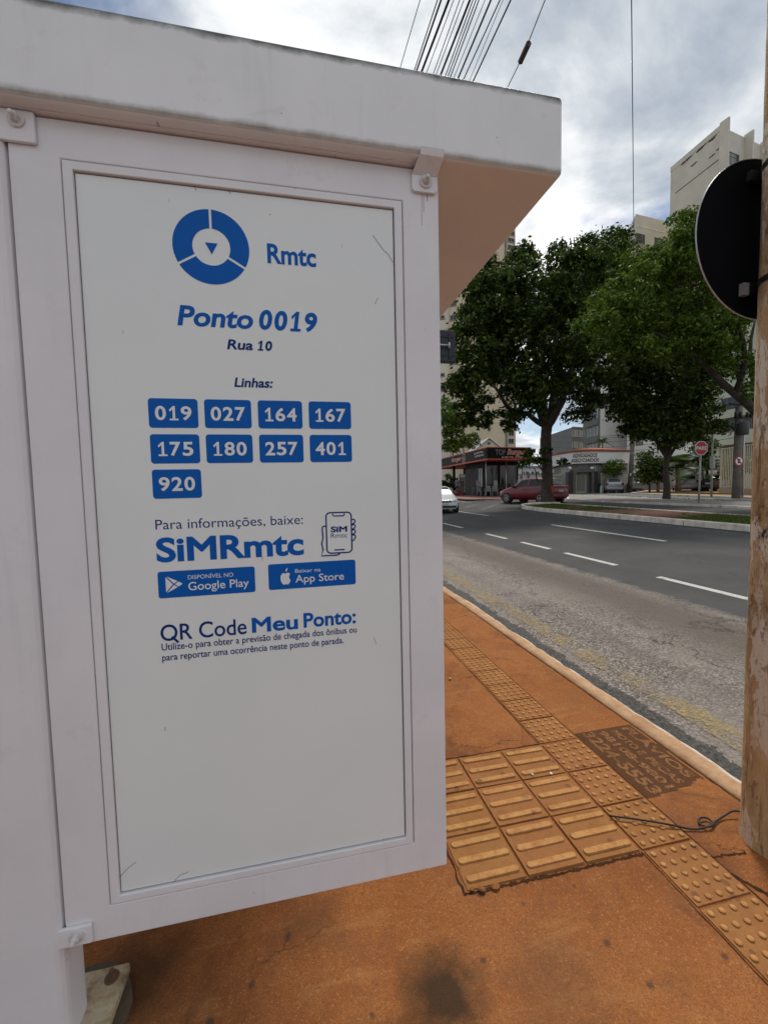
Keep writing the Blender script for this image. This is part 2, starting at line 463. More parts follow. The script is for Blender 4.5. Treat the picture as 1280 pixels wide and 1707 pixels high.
c = mixc(nt, mrange(nt, noise(nt, N(nt, 'Mapping', {0: co, 3: (1, 1, .06)}).outputs[0], 40, 4, .6), .60, .68, 0, .7), c, (.12, .065, .03))
setp(nt, p, col=c, rough=.85, spec=.12, normal=bump(nt, math_(nt, 'ADD', nn, math_(nt, 'ADD', math_(nt, 'MULTIPLY', noise(nt, co, 90, 5), .5), math_(nt, 'MULTIPLY', fl, .8))), .8, .012))
POLE = m
def leaf_mat(name, cols, trans=.25):
    m, nt, p, co = mat_base(name)
    ri = N(nt, 'NewGeometry').outputs['Random Per Island']
    c = ramp(nt, ri, [(0, cols[0]), (.5, cols[1]), (1, cols[2])])
    setp(nt, p, col=c, rough=.65, spec=.06)
    tl = N(nt, 'BsdfTranslucent', {0: mixc(nt, .5, c, (.12, .2, .02))})
    mxs = N(nt, 'MixShader', {0: trans, 1: p.outputs[0], 2: tl.outputs[0]})
    nt.links.new(mxs.outputs[0], nt.nodes['Material Output'].inputs[0])
    return m
LEAF_DARK = leaf_mat('leaf_dark', [(.006, .014, .004), (.024, .047, .011), (.13, .18, .042)], .18)
LEAF_MID = leaf_mat('leaf_mid', [(.018, .040, .007), (.064, .114, .018), (.20, .27, .05)], .34)
LEAF_FRESH = leaf_mat('leaf_fresh', [(.05, .10, .018), (.085, .16, .03), (.13, .21, .05)], .3)  # fresh light green foliage, tone varies leaf by leaf
PALM = leaf_mat('palm_leaf', [(.035, .06, .02), (.07, .11, .04), (.13, .17, .085)], .2)
GRASS = leaf_mat('grass_blade', [(.04, .075, .012), (.07, .12, .02), (.15, .16, .05)], .25)
BARK = M('bark', (.055, .042, .032), .9, .45, 5, .7, 18, .03)
PALEBARK = M('pale_bark', (.27, .19, .12), .9, .3, 5, .5, 25, .02)
SOIL = M('red_soil', (.12, .052, .026), .95, .4, 6, .6, 40, .02)
CONC = M('concrete', (.24, .225, .205), .9, .25, 1.2, .3, 40, .006)
EARTH = M('ground_earth', (.13, .12, .11), .95, .2, .3)
BRICKP = M('red_pavers', (.20, .095, .065), .9, .25, 1.5)
GLASS = M('window_glass', (.025, .03, .036), .12, .3, .35, spec=.6)
BLACK = M('black_metal', (.012, .012, .013), .5, .3, 4)
RUBBER = M('tyre_rubber', (.015, .015, .015), .8)
CABLE = M('black_cable', (.013, .012, .012), .6)

# ================================================================== THE SETTING
def fbm(x, y, s, seed=0.0):
    return mnoise.fractal(Vector((x * s, y * s, seed)), 1.0, 2.0, 4)
def sheet(name, poly, z, mat, label=None):
    b = MB()
    b.add([(p[0], p[1], z if not callable(z) else z(p[0])) for p in poly], [tuple(range(len(poly)))])
    return tag(b.build(name, mat), label, kind='structure')
b = MB()
gx = [-900, -3.4, 2.2, 2.21, 15.19, 900]
gzv = [-.04, -.04, -.04, -.19, .40, .40]
for i in range(5):
    b.add([(gx[i], -400, gzv[i]), (gx[i + 1], -400, gzv[i + 1]), (gx[i + 1], 1500, gzv[i + 1]), (gx[i], 1500, gzv[i])], [(0, 1, 2, 3)])
tag(b.build('ground', EARTH), 'flat city ground under the street', kind='structure')
b = MB()
for (x0, x1) in ((2.2, 2.3), (2.3, 15.19), (15.19, 70)):
    b.add([(x0, -30, zg(x0)), (x1, -30, zg(x1)), (x1, 160, zg(x1)), (x0, 160, zg(x0))], [(0, 1, 2, 3)])
road = tag(b.build('road', ROAD), 'grey asphalt avenue rising gently to the right', kind='structure')
def dash(name, pts, mat, o=.004):
    b = MB()
    b.add([(p[0], p[1], zg(p[0]) + o) for p in pts], [tuple(range(len(pts)))])
    return b.build(name, mat, road)
def ydash(X, y0, y1, w=.12, name='lane_dash', mat=ROADW):
    return dash(name, [(X - w / 2, y0), (X + w / 2, y0), (X + w / 2, y1), (X - w / 2, y1)], mat)
for X, y0, y1 in ((5.72, 4.22, 5.63), (5.80, 6.63, 8.14), (5.82, 8.75, 10.01), (5.81, 10.79, 12.10), (5.84, 14.08, 16.16), (5.84, 17.2, 19.5), (5.7, 1.2, 2.8)):
    ydash(X, y0, y1)
for y0, y1 in ((8.20, 12.73), (-2, 3.2), (17.5, 21)):
    ydash(8.52, y0, y1)
ydash(11.0 - .42, -6, 19.4, .09, 'edge_line', FAINTW)
for q in (((800, 849), (827, 840), (830, 841), (803, 850.5)), ((795, 855), (838, 861), (838, 862), (795, 856.5)), ((775, 845), (795, 840.5), (797, 841.5), (777, 846.5))):
    dash('faint_line', [gg(*k) for k in q], FAINTW)
yl = MB()
ys = np.arange(-1, 14, .25)
yl.add([(2.66 + .02 * math.sin(y * 3) + e * .25, y, zg(2.75) + .006) for y in ys for e in (0, 1)], [(2 * i, 2 * i + 1, 2 * i + 3, 2 * i + 2) for i in range(len(ys) - 1)])
yl.build('yellow_line', YELLOW, road)
# rough gutter between kerb and asphalt
b = MB()
xs = np.linspace(2.255, 2.70, 24)
ys = np.concatenate([np.arange(.6, 4, .018), np.arange(4, 9, .04)])
vs = []
for y in ys:
    e = .10 * fbm(0, y, 1.1, 3) + .05 * fbm(2, y, 7, 5)
    for x in xs:
        k = min(1, max(0, (2.64 + e - x) / .13)) if x > 2.4 else 1
        h = mnoise.noise(Vector((x * 32, y * 32, 0))) * .014 + mnoise.noise(Vector((x * 70, y * 70, 5))) * .009
        vs.append((x, y, -.128 + (h * 1.2 + .018) * k - .012 * (1 - k) + (-.006 if k < .05 else 0)))
nx = len(xs)
b.add(vs, [(j * nx + i, j * nx + i + 1, (j + 1) * nx + i + 1, (j + 1) * nx + i) for j in range(len(ys) - 1) for i in range(nx - 1)], True)
tag(b.build('gutter', GUTTER), 'dark broken gutter along the kerb', kind='structure')
# sidewalk sheet with a fine grid (slightly uneven), then kerb
b = MB()
def walkz(x, y):
    return .0035 * fbm(x, y, 1.7, 9) + .0015 * fbm(x, y, 9, 2)
xs = np.concatenate([[-3.4, -2.4], np.arange(-1.6, 2.13, .03)])
ys = np.concatenate([[-2.5, -1.2, -.4], np.arange(0, 3.2, .03), np.arange(3.2, 9, .12), [12, 20, 40, 80]])
nx = len(xs)
b.add([(x, y, walkz(x, y) - .004) for y in ys for x in xs], [(j * nx + i, j * nx + i + 1, (j + 1) * nx + i + 1, (j + 1) * nx + i) for j in range(len(ys) - 1) for i in range(nx - 1)], True)
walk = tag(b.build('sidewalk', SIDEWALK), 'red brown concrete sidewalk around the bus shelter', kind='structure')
b = MB()
ys = np.concatenate([np.arange(-2.5, 5, .03), np.arange(5, 9, .1), [12, 20, 40, 80]])
vs = []
for y in ys:
    e = .022 * fbm(0, y, 1.3, 1) + .010 * fbm(0, y, 6, 4)
    d = .006 * fbm(3, y, 9, 6)
    s_ = 0 if y < 5.2 else -.05 * min(4, (y - 5.2)) ** 1.5 * .6
    pr_ = [(2.112, -.03), (2.113, .004), (2.17, .006 + d * .3), (2.215 + e * .5, .004 + d), (2.252 + e, -.004 + d), (2.272 + e, -.03), (2.286 + e * .6, -.09 + d), (2.29, -.17)]
    vs += [(px_ + s_, y, z_) for px_, z_ in pr_]
n_ = 8
b.add(vs, [(j * n_ + i, j * n_ + i + 1, (j + 1) * n_ + i + 1, (j + 1) * n_ + i) for j in range(len(ys) - 1) for i in range(n_ - 1)], True)
tag(b.build('kerb', KERB), 'worn tan concrete kerb with flaking white paint', kind='structure')

# ---- tactile tiles (parts of the sidewalk)
TW = .262
def tile_base(b, w, d, h=.006, e=.004):
    z0, z1 = -.012, h
    b.add([(0, 0, z0), (w, 0, z0), (w, d, z0), (0, d, z0), (e, e, z1), (w - e, e, z1), (w - e, d - e, z1), (e, d - e, z1)],
          [(4, 5, 6, 7), (0, 1, 5, 4), (1, 2, 6, 5), (2, 3, 7, 6), (3, 0, 4, 7)])
def dot_tile(w=.256, d=.247):
    b = MB()
    tile_base(b, w, d)
    for i in range(5):
        for j in range(5):
            cx, cy = w * (i + .5) / 5, d * (j + .5) / 5
            b.lathe([(.0125, .0055), (.0112, .0105), (.0085, .0125)], 12, Matrix.Translation((cx, cy, 0)))
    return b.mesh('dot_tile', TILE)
def bar_tile(w=.264, d=.25):
    b = MB()
    tile_base(b, w, d)
    for j in range(3):
        cy = d * (.165 + j / 3)
        L, r = w / 2 - .013 - random.uniform(0, .004), .0172 + random.uniform(-.001, .0015)
        for prof in (((r, .0055), (r * .80, .0142 + random.uniform(-.0022, .001))), ):
            ring0, ring1 = [], []
            for k in range(16):
                q = 2 * math.pi * k / 16
                sx_ = 1 if math.cos(q) >= 0 else -1
                for (rr, z), lst in ((prof[0], ring0), (prof[1], ring1)):
                    lst.append((w / 2 + sx_ * (L - r) + rr * math.cos(q), cy + rr * math.sin(q), z))
            b.add(ring0 + ring1, [(i, (i + 1) % 16, (i + 1) % 16 + 16, i + 16) for i in range(16)] + [tuple(range(16, 32))])
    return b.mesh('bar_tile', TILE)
dm, bms = dot_tile(), [bar_tile() for k in range(5)]
for j in range(-3, 24):
    y = 1.191 + .2525 * j
    o = link('dot_tile', dm, walk)
    o.location = (1.412 + random.uniform(-.002, .002), y + (.012 if j >= 4 else 0), random.uniform(-.005, -.002))
    o.rotation_euler = (random.uniform(-.004, .004), random.uniform(-.004, .004), random.uniform(-.006, .006))
for j in range(3):
    for i in range(3):
        o = link('bar_tile', bms[(i + 3 * j) % 5], walk)
        o.location = (.603 + .2685 * i, 1.445 + .2535 * j, random.uniform(-.005, -.002))
        o.rotation_euler = (random.uniform(-.005, .005), random.uniform(-.004, .004), random.uniform(-.007, .007))
# grout gaps and the joint across the walk
b = MB()
def crack(pts, w):
    pts = [np.array(q[:2]) for q in pts]
    L, Rr = [], []
    for i, q in enumerate(pts):
        t = pts[min(i + 1, len(pts) - 1)] - pts[max(i - 1, 0)]
        t = t / (np.linalg.norm(t) + 1e-9)
        n = np.array([-t[1], t[0]])
        ww = w * random.uniform(.35, 1.0) * .5
        L.append(q + n * ww)
        Rr.append(q - n * ww)
    vs = [(q[0], q[1], walkz(q[0], q[1]) - .0028) for q in L + Rr]
    n = len(L)
    b.add(vs, [(i, i + 1, n + i + 1, n + i) for i in range(n - 1)])
def jag(p, q, n=24, a=.006):
    p, q = np.array(p[:2], float), np.array(q[:2], float)
    return [p + (q - p) * i / n + np.array([random.uniform(-a, a), random.uniform(-a, a)]) for i in range(n + 1)]
crack(jag((-1.5, 2.232), (1.40, 2.216), 120, .002), .010)
crack(jag((.585, 1.437), (1.40, 1.432), 90, .0035), .018)
crack(jag((.59, 1.44), (.592, 2.21), 30, .005), .013)
crack(jag((1.677, .5), (1.677, 6.5), 120, .002), .007)
crack(jag((1.404, .5), (1.406, 1.44), 30, .002), .007)
crack(jag((1.404, 2.2), (1.405, 6.5), 90, .002), .008)
crack(jag((2.106, .4), (2.106, 6.5), 120, .003), .009)
crack(jag(gz(1182, 1428), gz(1243, 1420), 14, .006), .012)
crack(jag(gz(1215, 1456), gz(1280, 1490), 10, .003), .03)
b.build('open_joint', JOINT, walk)['kind'] = 'stuff'
# stencilled advert: dark painted patch with bare letters
b = MB()
pa = [(1.682, 2.255), (1.80, 2.262), (1.93, 2.25), (2.09, 2.262), (2.095, 2.0), (2.085, 1.742), (2.06, 1.752), (2.02, 1.742), (1.97, 1.718), (1.92, 1.722), (1.86, 1.70), (1.80, 1.708), (1.74, 1.69), (1.683, 1.698)]
def inside(x, y, P):
    r_ = False
    for i in range(len(P)):
        (xa, ya), (xb, yb) = P[i], P[i - 1]
        if (ya > y) != (yb > y) and x < (xb - xa) * (y - ya) / (yb - ya) + xa:
            r_ = not r_
    return r_
gs = .012
for i in range(36):
    for j in range(50):
        x, y = 1.68 + i * gs, 1.68 + j * gs
        if inside(x + gs / 2, y + gs / 2, pa):
            b.add([(x + u * gs, y + v * gs, walkz(x + u * gs, y + v * gs) - .0027) for u, v in ((0, 0), (1, 0), (1, 1), (0, 1))], [(0, 1, 2, 3)])
PATCH = worn_paint('stencil_patch', (.105, .046, .020), .22, .46, 6)
patch = b.build('stencil_patch', PATCH, walk)
STENL = worn_paint('stencil_letters', (.27, .125, .050), .30, .50, 10)
BASEFONT = {}
def text_geo(txt, bold=0.0, shear=0.0, mode='flat'):
    """glyph mesh of Blender's own letter shapes; returns verts (N,3), faces"""
    key = (txt, bold, shear)
    if key in BASEFONT:
        return BASEFONT[key]
    cu = bpy.data.curves.new('lettering', 'FONT')
    cu.body = txt
    cu.shear = shear
    cu.resolution_u = 5
    if bold:
        cu.bevel_depth = bold
        cu.bevel_resolution = 1
        cu.extrude = bold * .05
    ob = bpy.data.objects.new('lettering', cu)
    COL.objects.link(ob)
    dg = bpy.context.evaluated_depsgraph_get()
    me = bpy.data.meshes.new_from_object(ob.evaluated_get(dg))
    v = np.array([q.co[:] for q in me.vertices]).reshape(-1, 3)
    f = [tuple(q.vertices) for q in me.polygons]
    bpy.data.objects.remove(ob)
    bpy.data.curves.remove(cu)
    bpy.data.meshes.remove(me)
    if bold:
        v[:, 2] -= v[:, 2].min()
        v[:, 2] *= .02 / max(bold, 1e-6) * .5
    BASEFONT[key] = (v, f)
    return v, f
def text_on(b, txt, fn, x0, x1, base, cap, bold=0.0, shear=0.0, capref='H', thick=.0008):
    """fit txt between x0..x1 with cap height cap on baseline base; fn(a,b,d) places it"""
    v, f = text_geo(txt, bold, shear)
    v = v.copy()
    cv, _ = text_geo(capref, bold, 0.0)
    sy = cap / (cv[:, 1].max() - cv[:, 1].min())
    sx = (x1 - x0) / (v[:, 0].max() - v[:, 0].min())
    off = -cv[:, 1].min()
    X = x0 + (v[:, 0] - v[:, 0].min()) * sx
    Yv = base + (v[:, 1] + off) * sy
    mz = max(1e-9, v[:, 2].max() - v[:, 2].min())
    Z = (v[:, 2] - v[:, 2].min()) / mz * thick if bold else np.zeros(len(v))
    b.add([fn(x, y, z) for x, y, z in zip(X, Yv, Z)], f)
b = MB()
fs_ = lambda a, q, d: (q, a, .0075 + d)
for (txt, col, y0, y1, h) in (('FLÁVIOS', 2.005, 2.235, 1.765, .062), ('MOTO E', 1.915, 2.22, 1.985, .05), ('PEÇAS', 1.915, 1.955, 1.74, .05), ('98108-9801', 1.832, 2.235, 1.725, .052), ('3224-5553', 1.722, 2.245, 1.708, .078)):
    # letters read along the kerb, their heads towards the road
    text_on(b, txt, lambda a, q, d: (q, -a, walkz(q, -a) - .0020 + d), -y0, -y1, col, h, .035, 0, thick=.0003)
b.build('stencil_lettering', STENL, walk)

# ---- median island with kerb stones, soil and grass
med = tag(MB().add([(11.15, -12, .36), (13.2, -12, .44), (13.5, 17, .46), (13.7, 19.6, .47), (12.6, 20.6, .44), (11.5, 19.6, .40), (11.2, 17, .38)], [tuple(range(7))]).build('median', SOIL), 'narrow soil median between the carriageways', kind='structure')
def kerb_run(pts, w, h, parent, name='kerb_stone', mat=MEDK, gap=.015):
    pts = [np.array(p) for p in pts]
    for p, q in zip(pts[:-1], pts[1:]):
        t = q - p
        L = np.linalg.norm(t[:2])
        t = t / L
        n = np.array([-t[1], t[0]])
        a, c_ = p + t * gap, q - t * gap
        b = MB()
        z0a, z0b = zg(a[0]) - .05, zg(c_[0]) - .05
        za, zb = zg(a[0]) + h, zg(c_[0]) + h
        A = [(a[0], a[1]), (a[0] + n[0] * w, a[1] + n[1] * w)]
        C = [(c_[0], c_[1]), (c_[0] + n[0] * w, c_[1] + n[1] * w)]
        b.add([(*A[0], z0a), (*C[0], z0b), (*C[1], z0b), (*A[1], z0a), (*A[0], za), (*C[0], zb), (*C[1], zb), (*A[1], za)],
              [(0, 3, 2, 1), (4, 5, 6, 7), (0, 1, 5, 4), (1, 2, 6, 5), (2, 3, 7, 6), (3, 0, 4, 7)])
        b.build(name, mat, parent, bevel=.02)
def seg(p, q, n):
    return [np.array(p) + (np.array(q) - np.array(p)) * i / n for i in range(n + 1)]
front = list(reversed(seg((10.98, -12), (11.05, 17.4), 12)))
tip = [np.array(q) for q in ((13.75, 19.7), (13.3, 20.5), (12.6, 20.85), (11.9, 20.5), (11.35, 19.5), (11.05, 17.4))]
kerb_run(tip, .17, .17, med)
kerb_run(front, .17, .17, med)
kerb_run(seg((13.1, -12), (13.75, 19.7), 13), .12, .10, med)
def grass(name, n, area, h0, h1, mat, label, zf):
    b = MB()
    vs, fs = [], []
    for i in range(n):
        x, y = area()
        z = zf(x, y)
        h = random.uniform(h0, h1)
        a = random.uniform(0, 6.28)
        w = h * .16
        lx, ly = random.uniform(-.6, .6) * h, random.uniform(-.6, .6) * h
        k = len(vs)
        vs += [(x - w * math.cos(a), y - w * math.sin(a), z), (x + w * math.cos(a), y + w * math.sin(a), z), (x + lx, y + ly, z + h)]
        fs.append((k, k + 1, k + 2))
    b.add(vs, fs)
    return tag(b.build(name, mat), label, 'grass', kind='stuff')
def med_area():
    while True:
        y = random.uniform(6, 19.8)
        x = random.uniform(11.35, 13.3)
        if fbm(x, y, .55, 8) + (.55 if y > 16.5 or y < 11 else -.12) > .12:
            return x, y
grass('grass', 15000, med_area, .03, .075, GRASS, 'patchy green grass growing on the soil median', lambda x, y: .37 + (x - 11.15) * .04)

# ---- concrete traffic island across the second carriageway
ipx = [(944, 834), (1000, 837), (1050, 839.2), (1100, 841.5), (1150, 843.8), (1200, 846), (1254, 849), (1340, 853)]
ibk = [(1340, 843), (1254, 840), (1200, 838), (1150, 835.5), (1100, 833), (1050, 830), (1000, 827.5), (945, 826)]
ifr = [gg(*q)[:2] for q in ipx]
ibb = [gg(*q)[:2] for q in ibk]
isl = tag(MB().add([(*q, .535) for q in ifr + ibb], [tuple(range(len(ifr) + len(ibb)))]).build('traffic_island', CONC), 'grey concrete traffic island beyond the median', kind='structure')
kerb_run(list(ifr), .16, .095, isl, mat=MEDK)
kerb_run(list(ibb) + [ifr[0]], .14, .092, isl, mat=MEDK)
def isl_area():
    i = random.randrange(2, len(ibb) - 1)
    t = random.random()
    q = ibb[i] * (1 - t) + ibb[i + 1] * t
    return q[0] + random.gauss(0, .25), q[1] - abs(random.gauss(.15, .3))
grass('grass', 700, isl_area, .03, .10, GRASS, 'thin weeds along the back of the traffic island', lambda x, y: .53)
# ---- far block: kerb, red walk, lawn
fk = [gg(*q)[:2] for q in ((1420, 838), (1254, 832), (1200, 830), (1150, 828), (1115, 826.6), (1087, 825.2))]
fback = [fk[-1] + np.array([1.2, 3.2]), fk[-1] + np.array([9, 9.5]), np.array([60., 40.]), np.array([60., 5.])]
FARWALK = M('far_red_walk', (.32, .17, .09), .9, .2, 1.5)
far_ = tag(MB().add([(*q, .56) for q in list(fk) + fback], [tuple(range(len(fk) + len(fback)))]).build('far_sidewalk', FARWALK), 'orange brown sidewalk across the avenue', kind='structure')
kerb_run(list(fk), .2, .13, far_)
kerb_run([fk[-1], fback[0], fback[1]], .2, .13, far_)
def lawn_area():
    t = random.random()
    q = fk[-1] * (1 - t) + fk[2] * t
    return q[0] + 1.0 + random.random() * 2.6 + t * 1.2, q[1] + random.random() * 3.0
grass('grass', 5000, lawn_area, .04, .09, GRASS, 'short lawn beside the far red sidewalk', lambda x, y: .56)
# kiosk forecourt
kp = [gg(*q)[:2] for q in ((700, 832), (778, 838), (805, 836.5), (836, 834), (872, 831), (905, 826), (800, 821), (700, 822))]
fore = tag(MB().add([(*q, zg(q[0]) + .1 if False else .53) for q in kp], [tuple(range(len(kp)))]).build('forecourt', BRICKP), 'red paved forecourt of the burger kiosk', kind='structure')
kerb_run(list(kp[:5]), .15, .1, fore)

# ================================================================== BUS SHELTER
sh = thing('bus_shelter', 'white painted steel bus shelter with blue printed stop poster', 'bus shelter', (-.79, 1.3, 0))
YF = 1.25
b = MB()
b.box((-.93, 1.232, 0), (-.676, 1.362, 2.549))
post = b.build('post', WHITE, sh, bevel=.03, seg=4)
b = MB()
b.box((-.93, 4.4, 0), (-.72, 4.53, 2.549))
b.build('post', WHITE, sh, bevel=.03, seg=3)
b = MB()
b.box((-1.5, 1.2, 2.549), (.842, 4.75, 2.782))
roof = b.build('roof', ROOFW, sh, bevel=.016, seg=5)
b = MB()
b.box((-1.47, 1.235, 2.5465), (.40, 1.26, 2.556))
b.build('flange', WHITE, roof)
b = MB()
b.tube([(-.318, 1.222, 2.5487), (-.316, 1.246, 2.5487)], .0011, 6)
b.build('seam', DARK, roof)
def ring(b, x0, z0, x1, z1, t, y0, y1, tz=None, cut=True):
    """picture-frame of four mitred bars"""
    tz = tz or t
    o = [(x0, z0), (x1, z0), (x1, z1), (x0, z1)]
    i_ = [(x0 + t, z0 + tz), (x1 - t, z0 + tz), (x1 - t, z1 - tz), (x0 + t, z1 - tz)]
    vs = [(*q[:1], y0, q[1]) for q in o] + [(*q[:1], y0, q[1]) for q in i_] + [(*q[:1], y1, q[1]) for q in o] + [(*q[:1], y1, q[1]) for q in i_]
    fs = []
    for k in range(4):
        l = (k + 1) % 4
        fs += [(k, l, 4 + l, 4 + k), (8 + l, 8 + k, 12 + k, 12 + l), (l, k, 8 + k, 8 + l), (4 + k, 4 + l, 12 + l, 12 + k)]
    b.add(vs, fs)
X0, X1, Z0, Z1 = -.671, .452, .328, 2.543
b = MB()
o = [(X0, Z0), (X1, Z0), (X1, Z1), (X0, Z1)]
i_ = [(-.557, .4275), (.3395, .4275), (.3395, 2.4485), (-.557, 2.4485)]
vs = [(q[0], YF, q[1]) for q in o + i_] + [(q[0], YF + .05, q[1]) for q in o + i_]
fs = []
for k in range(4):
    l = (k + 1) % 4
    fs += [(k, l, 4 + l, 4 + k), (8 + l, 8 + k, 12 + k, 12 + l), (l, k, 8 + k, 8 + l), (4 + k, 4 + l, 12 + l, 12 + k)]
b.add(vs, fs)
frame = b.build('panel_frame', WHITE, sh, bevel=.0035, seg=2)
b = MB()
ring(b, -.554, .4305, .3365, 2.4455, .0235, YF - .002, YF + .03, .0215)
b.build('panel_trim', WHITE, sh, bevel=.0022, seg=2)
b = MB()
b.box((-.56, YF + .032, .425), (.342, YF + .044, 2.45))
b.build('backing_board', DARK, sh)
YS = YF + .006
b = MB()
b.box((-.5280, YS, .4565), (.3095, YS + .006, 2.4205))
poster = b.build('poster', POSTER, sh, bevel=.0008)
# mounting brackets with bolts
def hexbolt(b, x, z, y, r=.011, ln=.02, stud=.006):
    Mx = Matrix.Translation((x, y, z)) @ Matrix.Rotation(R(90), 4, 'X')
    b.lathe([(r * 1.75, -.001), (r * 1.75, .003), (r * 1.6, .004)], 20, Mx, False)
    b.lathe([(r, .003), (r, .003 + ln * .55), (r * .8, .004 + ln * .6)], 6, Mx, False)
    b.lathe([(stud, 0), (stud, .004 + ln), (stud * .7, .006 + ln)], 10, Mx, True)
def rr(x0, z0, x1, z1, r, n=5):
    out = []
    for cx, cz, a in ((x1 - r, z0 + r, -90), (x1 - r, z1 - r, 0), (x0 + r, z1 - r, 90), (x0 + r, z0 + r, 180)):
        for k in range(n + 1):
            q = R(a + 90 * k / n)
            out.append((cx + r * math.cos(q), cz + r * math.sin(q)))
    return out
def bracket(x0, z0, x1, z1, bx, bz, r=.008):
    b = MB()
    b.prism(rr(x0, z0, x1, z1, r), XZ(YF - .0005), 0, .010)
    br = b.build('bracket', WHITE, sh, bevel=.0025)
    b = MB()
    hexbolt(b, bx, bz, YF - .0115)
    b.build('bolt', BOLTW, br)
    return br
bracket(-.690, 2.470, -.604, 2.5445, -.642, 2.520, .006)
bracket(-.690, .338, -.602, .392, -.640, .367, .004)
b = MB()
pr_ = [(.3735, 2.474), (.4375, 2.474), (.4445, 2.482), (.4445, 2.520), (.456, 2.538), (.456, 2.572), (.385, 2.572), (.385, 2.540), (.3665, 2.520), (.3665, 2.482)]
b.prism(pr_[:4] + [(.4445, 2.521), (.3665, 2.521)] + pr_[9:], XZ(YF - .0005), 0, .010)
b.add([(.3665, 1.239, 2.5205), (.4445, 1.239, 2.5205), (.452, 1.2, 2.549), (.380, 1.2, 2.549), (.452, 1.194, 2.567), (.380, 1.194, 2.567),
       (.3665, 1.249, 2.5205), (.4445, 1.249, 2.5205), (.452, 1.21, 2.552), (.380, 1.21, 2.552)], [(0, 1, 2, 3), (3, 2, 4, 5), (1, 7, 8, 2), (6, 0, 3, 9), (7, 6, 9, 8)])
br = b.build('bracket', WHITE, sh, bevel=.002)
b = MB()
hexbolt(b, .408, 2.503, YF - .0115)
b.build('bolt', BOLTW, br)
b = MB()
for (x, w, l_) in ((.404, .0014, .05), (.415, .0022, .018), (.398, .001, .09)):
    b.box((x, YF - .0006, 2.474 - l_), (x + w, YF + .001, 2.476))
b.build('rust_run', M('rust_stain', (.30, .22, .17), .8, .3, 60), frame)
# base plate and anchor
b = MB()
b.prism([(-.96, 1.17), (-.600, 1.17), (-.592, 1.182), (-.592, 1.435), (-.598, 1.441), (-.96, 1.441)], lambda a, q, d: (a, q, d), .012, .036)
plate = b.build('base_plate', RUSTY, sh, bevel=.002)
b = MB()
Mx = Matrix.Translation((-.634, 1.405, .036))
b.lathe([(.021, 0), (.021, .004), (.019, .005)], 18, Mx, False)
b.lathe([(.0135, .004), (.0135, .016), (.011, .018)], 6, Mx, False)
b.lathe([(.0075, .0), (.0075, .027), (.006, .029)], 10, Mx)
b.build('anchor_bolt', RUSTBOLT, plate)
b = MB()
vs = []
for k in range(28):
    q = 2 * math.pi * k / 28
    vs.append((-.70 + .145 * math.cos(q) * (1 + .12 * fbm(math.cos(q), math.sin(q), 2)), 1.31 + .175 * math.sin(q), .013 - .0005))
b.prism([(v_[0], v_[1]) for v_ in vs], lambda a, q, d: (a, q, d), -.02, .0125)
b.build('shadow_pad', M('shadow_pad_dark', (.10, .075, .05), .95, .4, 12, .5, 50, .01), sh)  # dark pad standing in for the shadow around the base plate

# unseen back panel, added to block sky light under the shelter
b = MB()
b.box((-.86, 1.372, .36), (-.83, 4.39, 2.40))
b.build('added_rear_panel', WHITE, sh, bevel=.004)
bn = thing('bench', 'white steel bench seat inside the shelter behind the panel', 'bench', (-.55, 2.7, 0))
b = MB()
b.box((-.76, 1.48, .43), (-.36, 4.2, .47))
b.build('seat', WHITE, bn, bevel=.012)
for y in (1.66, 2.8, 4.0):
    b = MB()
    b.box((-.60, y - .03, .012), (-.54, y + .03, .43))
    b.box((-.62, y - .05, 0), (-.52, y + .05, .014))
    b.build('leg', WHITE, bn, bevel=.004)
# ---- printing on the poster
YQ = YS - .0003
def XP(y):
    return lambda a, q, d: (a, y - d, q)
def flat(b, poly, y=YQ, t=.0004):
    b.prism(poly, XP(y), -.0004, t)
# ring emblem
cx, cz, ro, ri_ = -.205, 2.267, .0995, .0492
b = MB()
for a0 in (90, 210, 330):
    g = .0032
    n = 26
    A0, A1 = R(a0), R(a0 + 120)
    out, inn = [], []
    for k in range(n + 1):
        t = k / n
        ao0, ao1 = A0 + g / ro, A1 - g / ro
        ai0, ai1 = A0 + g / ri_, A1 - g / ri_
        q = ao0 + (ao1 - ao0) * t
        w = ai0 + (ai1 - ai0) * t
        out.append((cx + ro * math.cos(q), cz + ro * math.sin(q)))
        inn.append((cx + ri_ * math.cos(w), cz + ri_ * math.sin(w)))
    vs = [XP(YQ)(x, z, .0004) for x, z in out + inn]
    b.add(vs, [(k, k + 1, n + 1 + k + 1, n + 1 + k) for k in range(n)])
flat(b, [(cx - .0165, cz + .011), (cx, cz - .0195), (cx + .0165, cz + .011)])
b.build('emblem', BLUE, poster)
def letter(name, mat, items, y=YQ):
    b = MB()
    for it in items:
        text_on(b, it[0], XP(y), *it[1:])
    return b.build(name, mat, poster)
def one_glyph(b, fn, x0, w, base, cap, st, shear=0.0, thick=.0006):
    """figure one with flag and foot"""
    P = [(.30, 0), (.72, 0)]
    def s_(u, v):
        return fn(x0 + u * w + shear * v * cap, base + v * cap, thick)
    f = st / w
    c_ = .54
    poly = [(.14, 0), (.94, 0), (.94, st / cap * .72), (c_ + f / 2, st / cap * .72), (c_ + f / 2, 1), (c_ - f * .25, 1), (.10, .74), (.18, .60), (c_ - f / 2, .78), (c_ - f / 2, st / cap * .72), (.14, st / cap * .72)]
    vs = [s_(u, v) for u, v in poly]
    b.add(vs, [(0, 1, 2, 10), (9, 3, 4, 8), (4, 5, 6, 7, 8)])
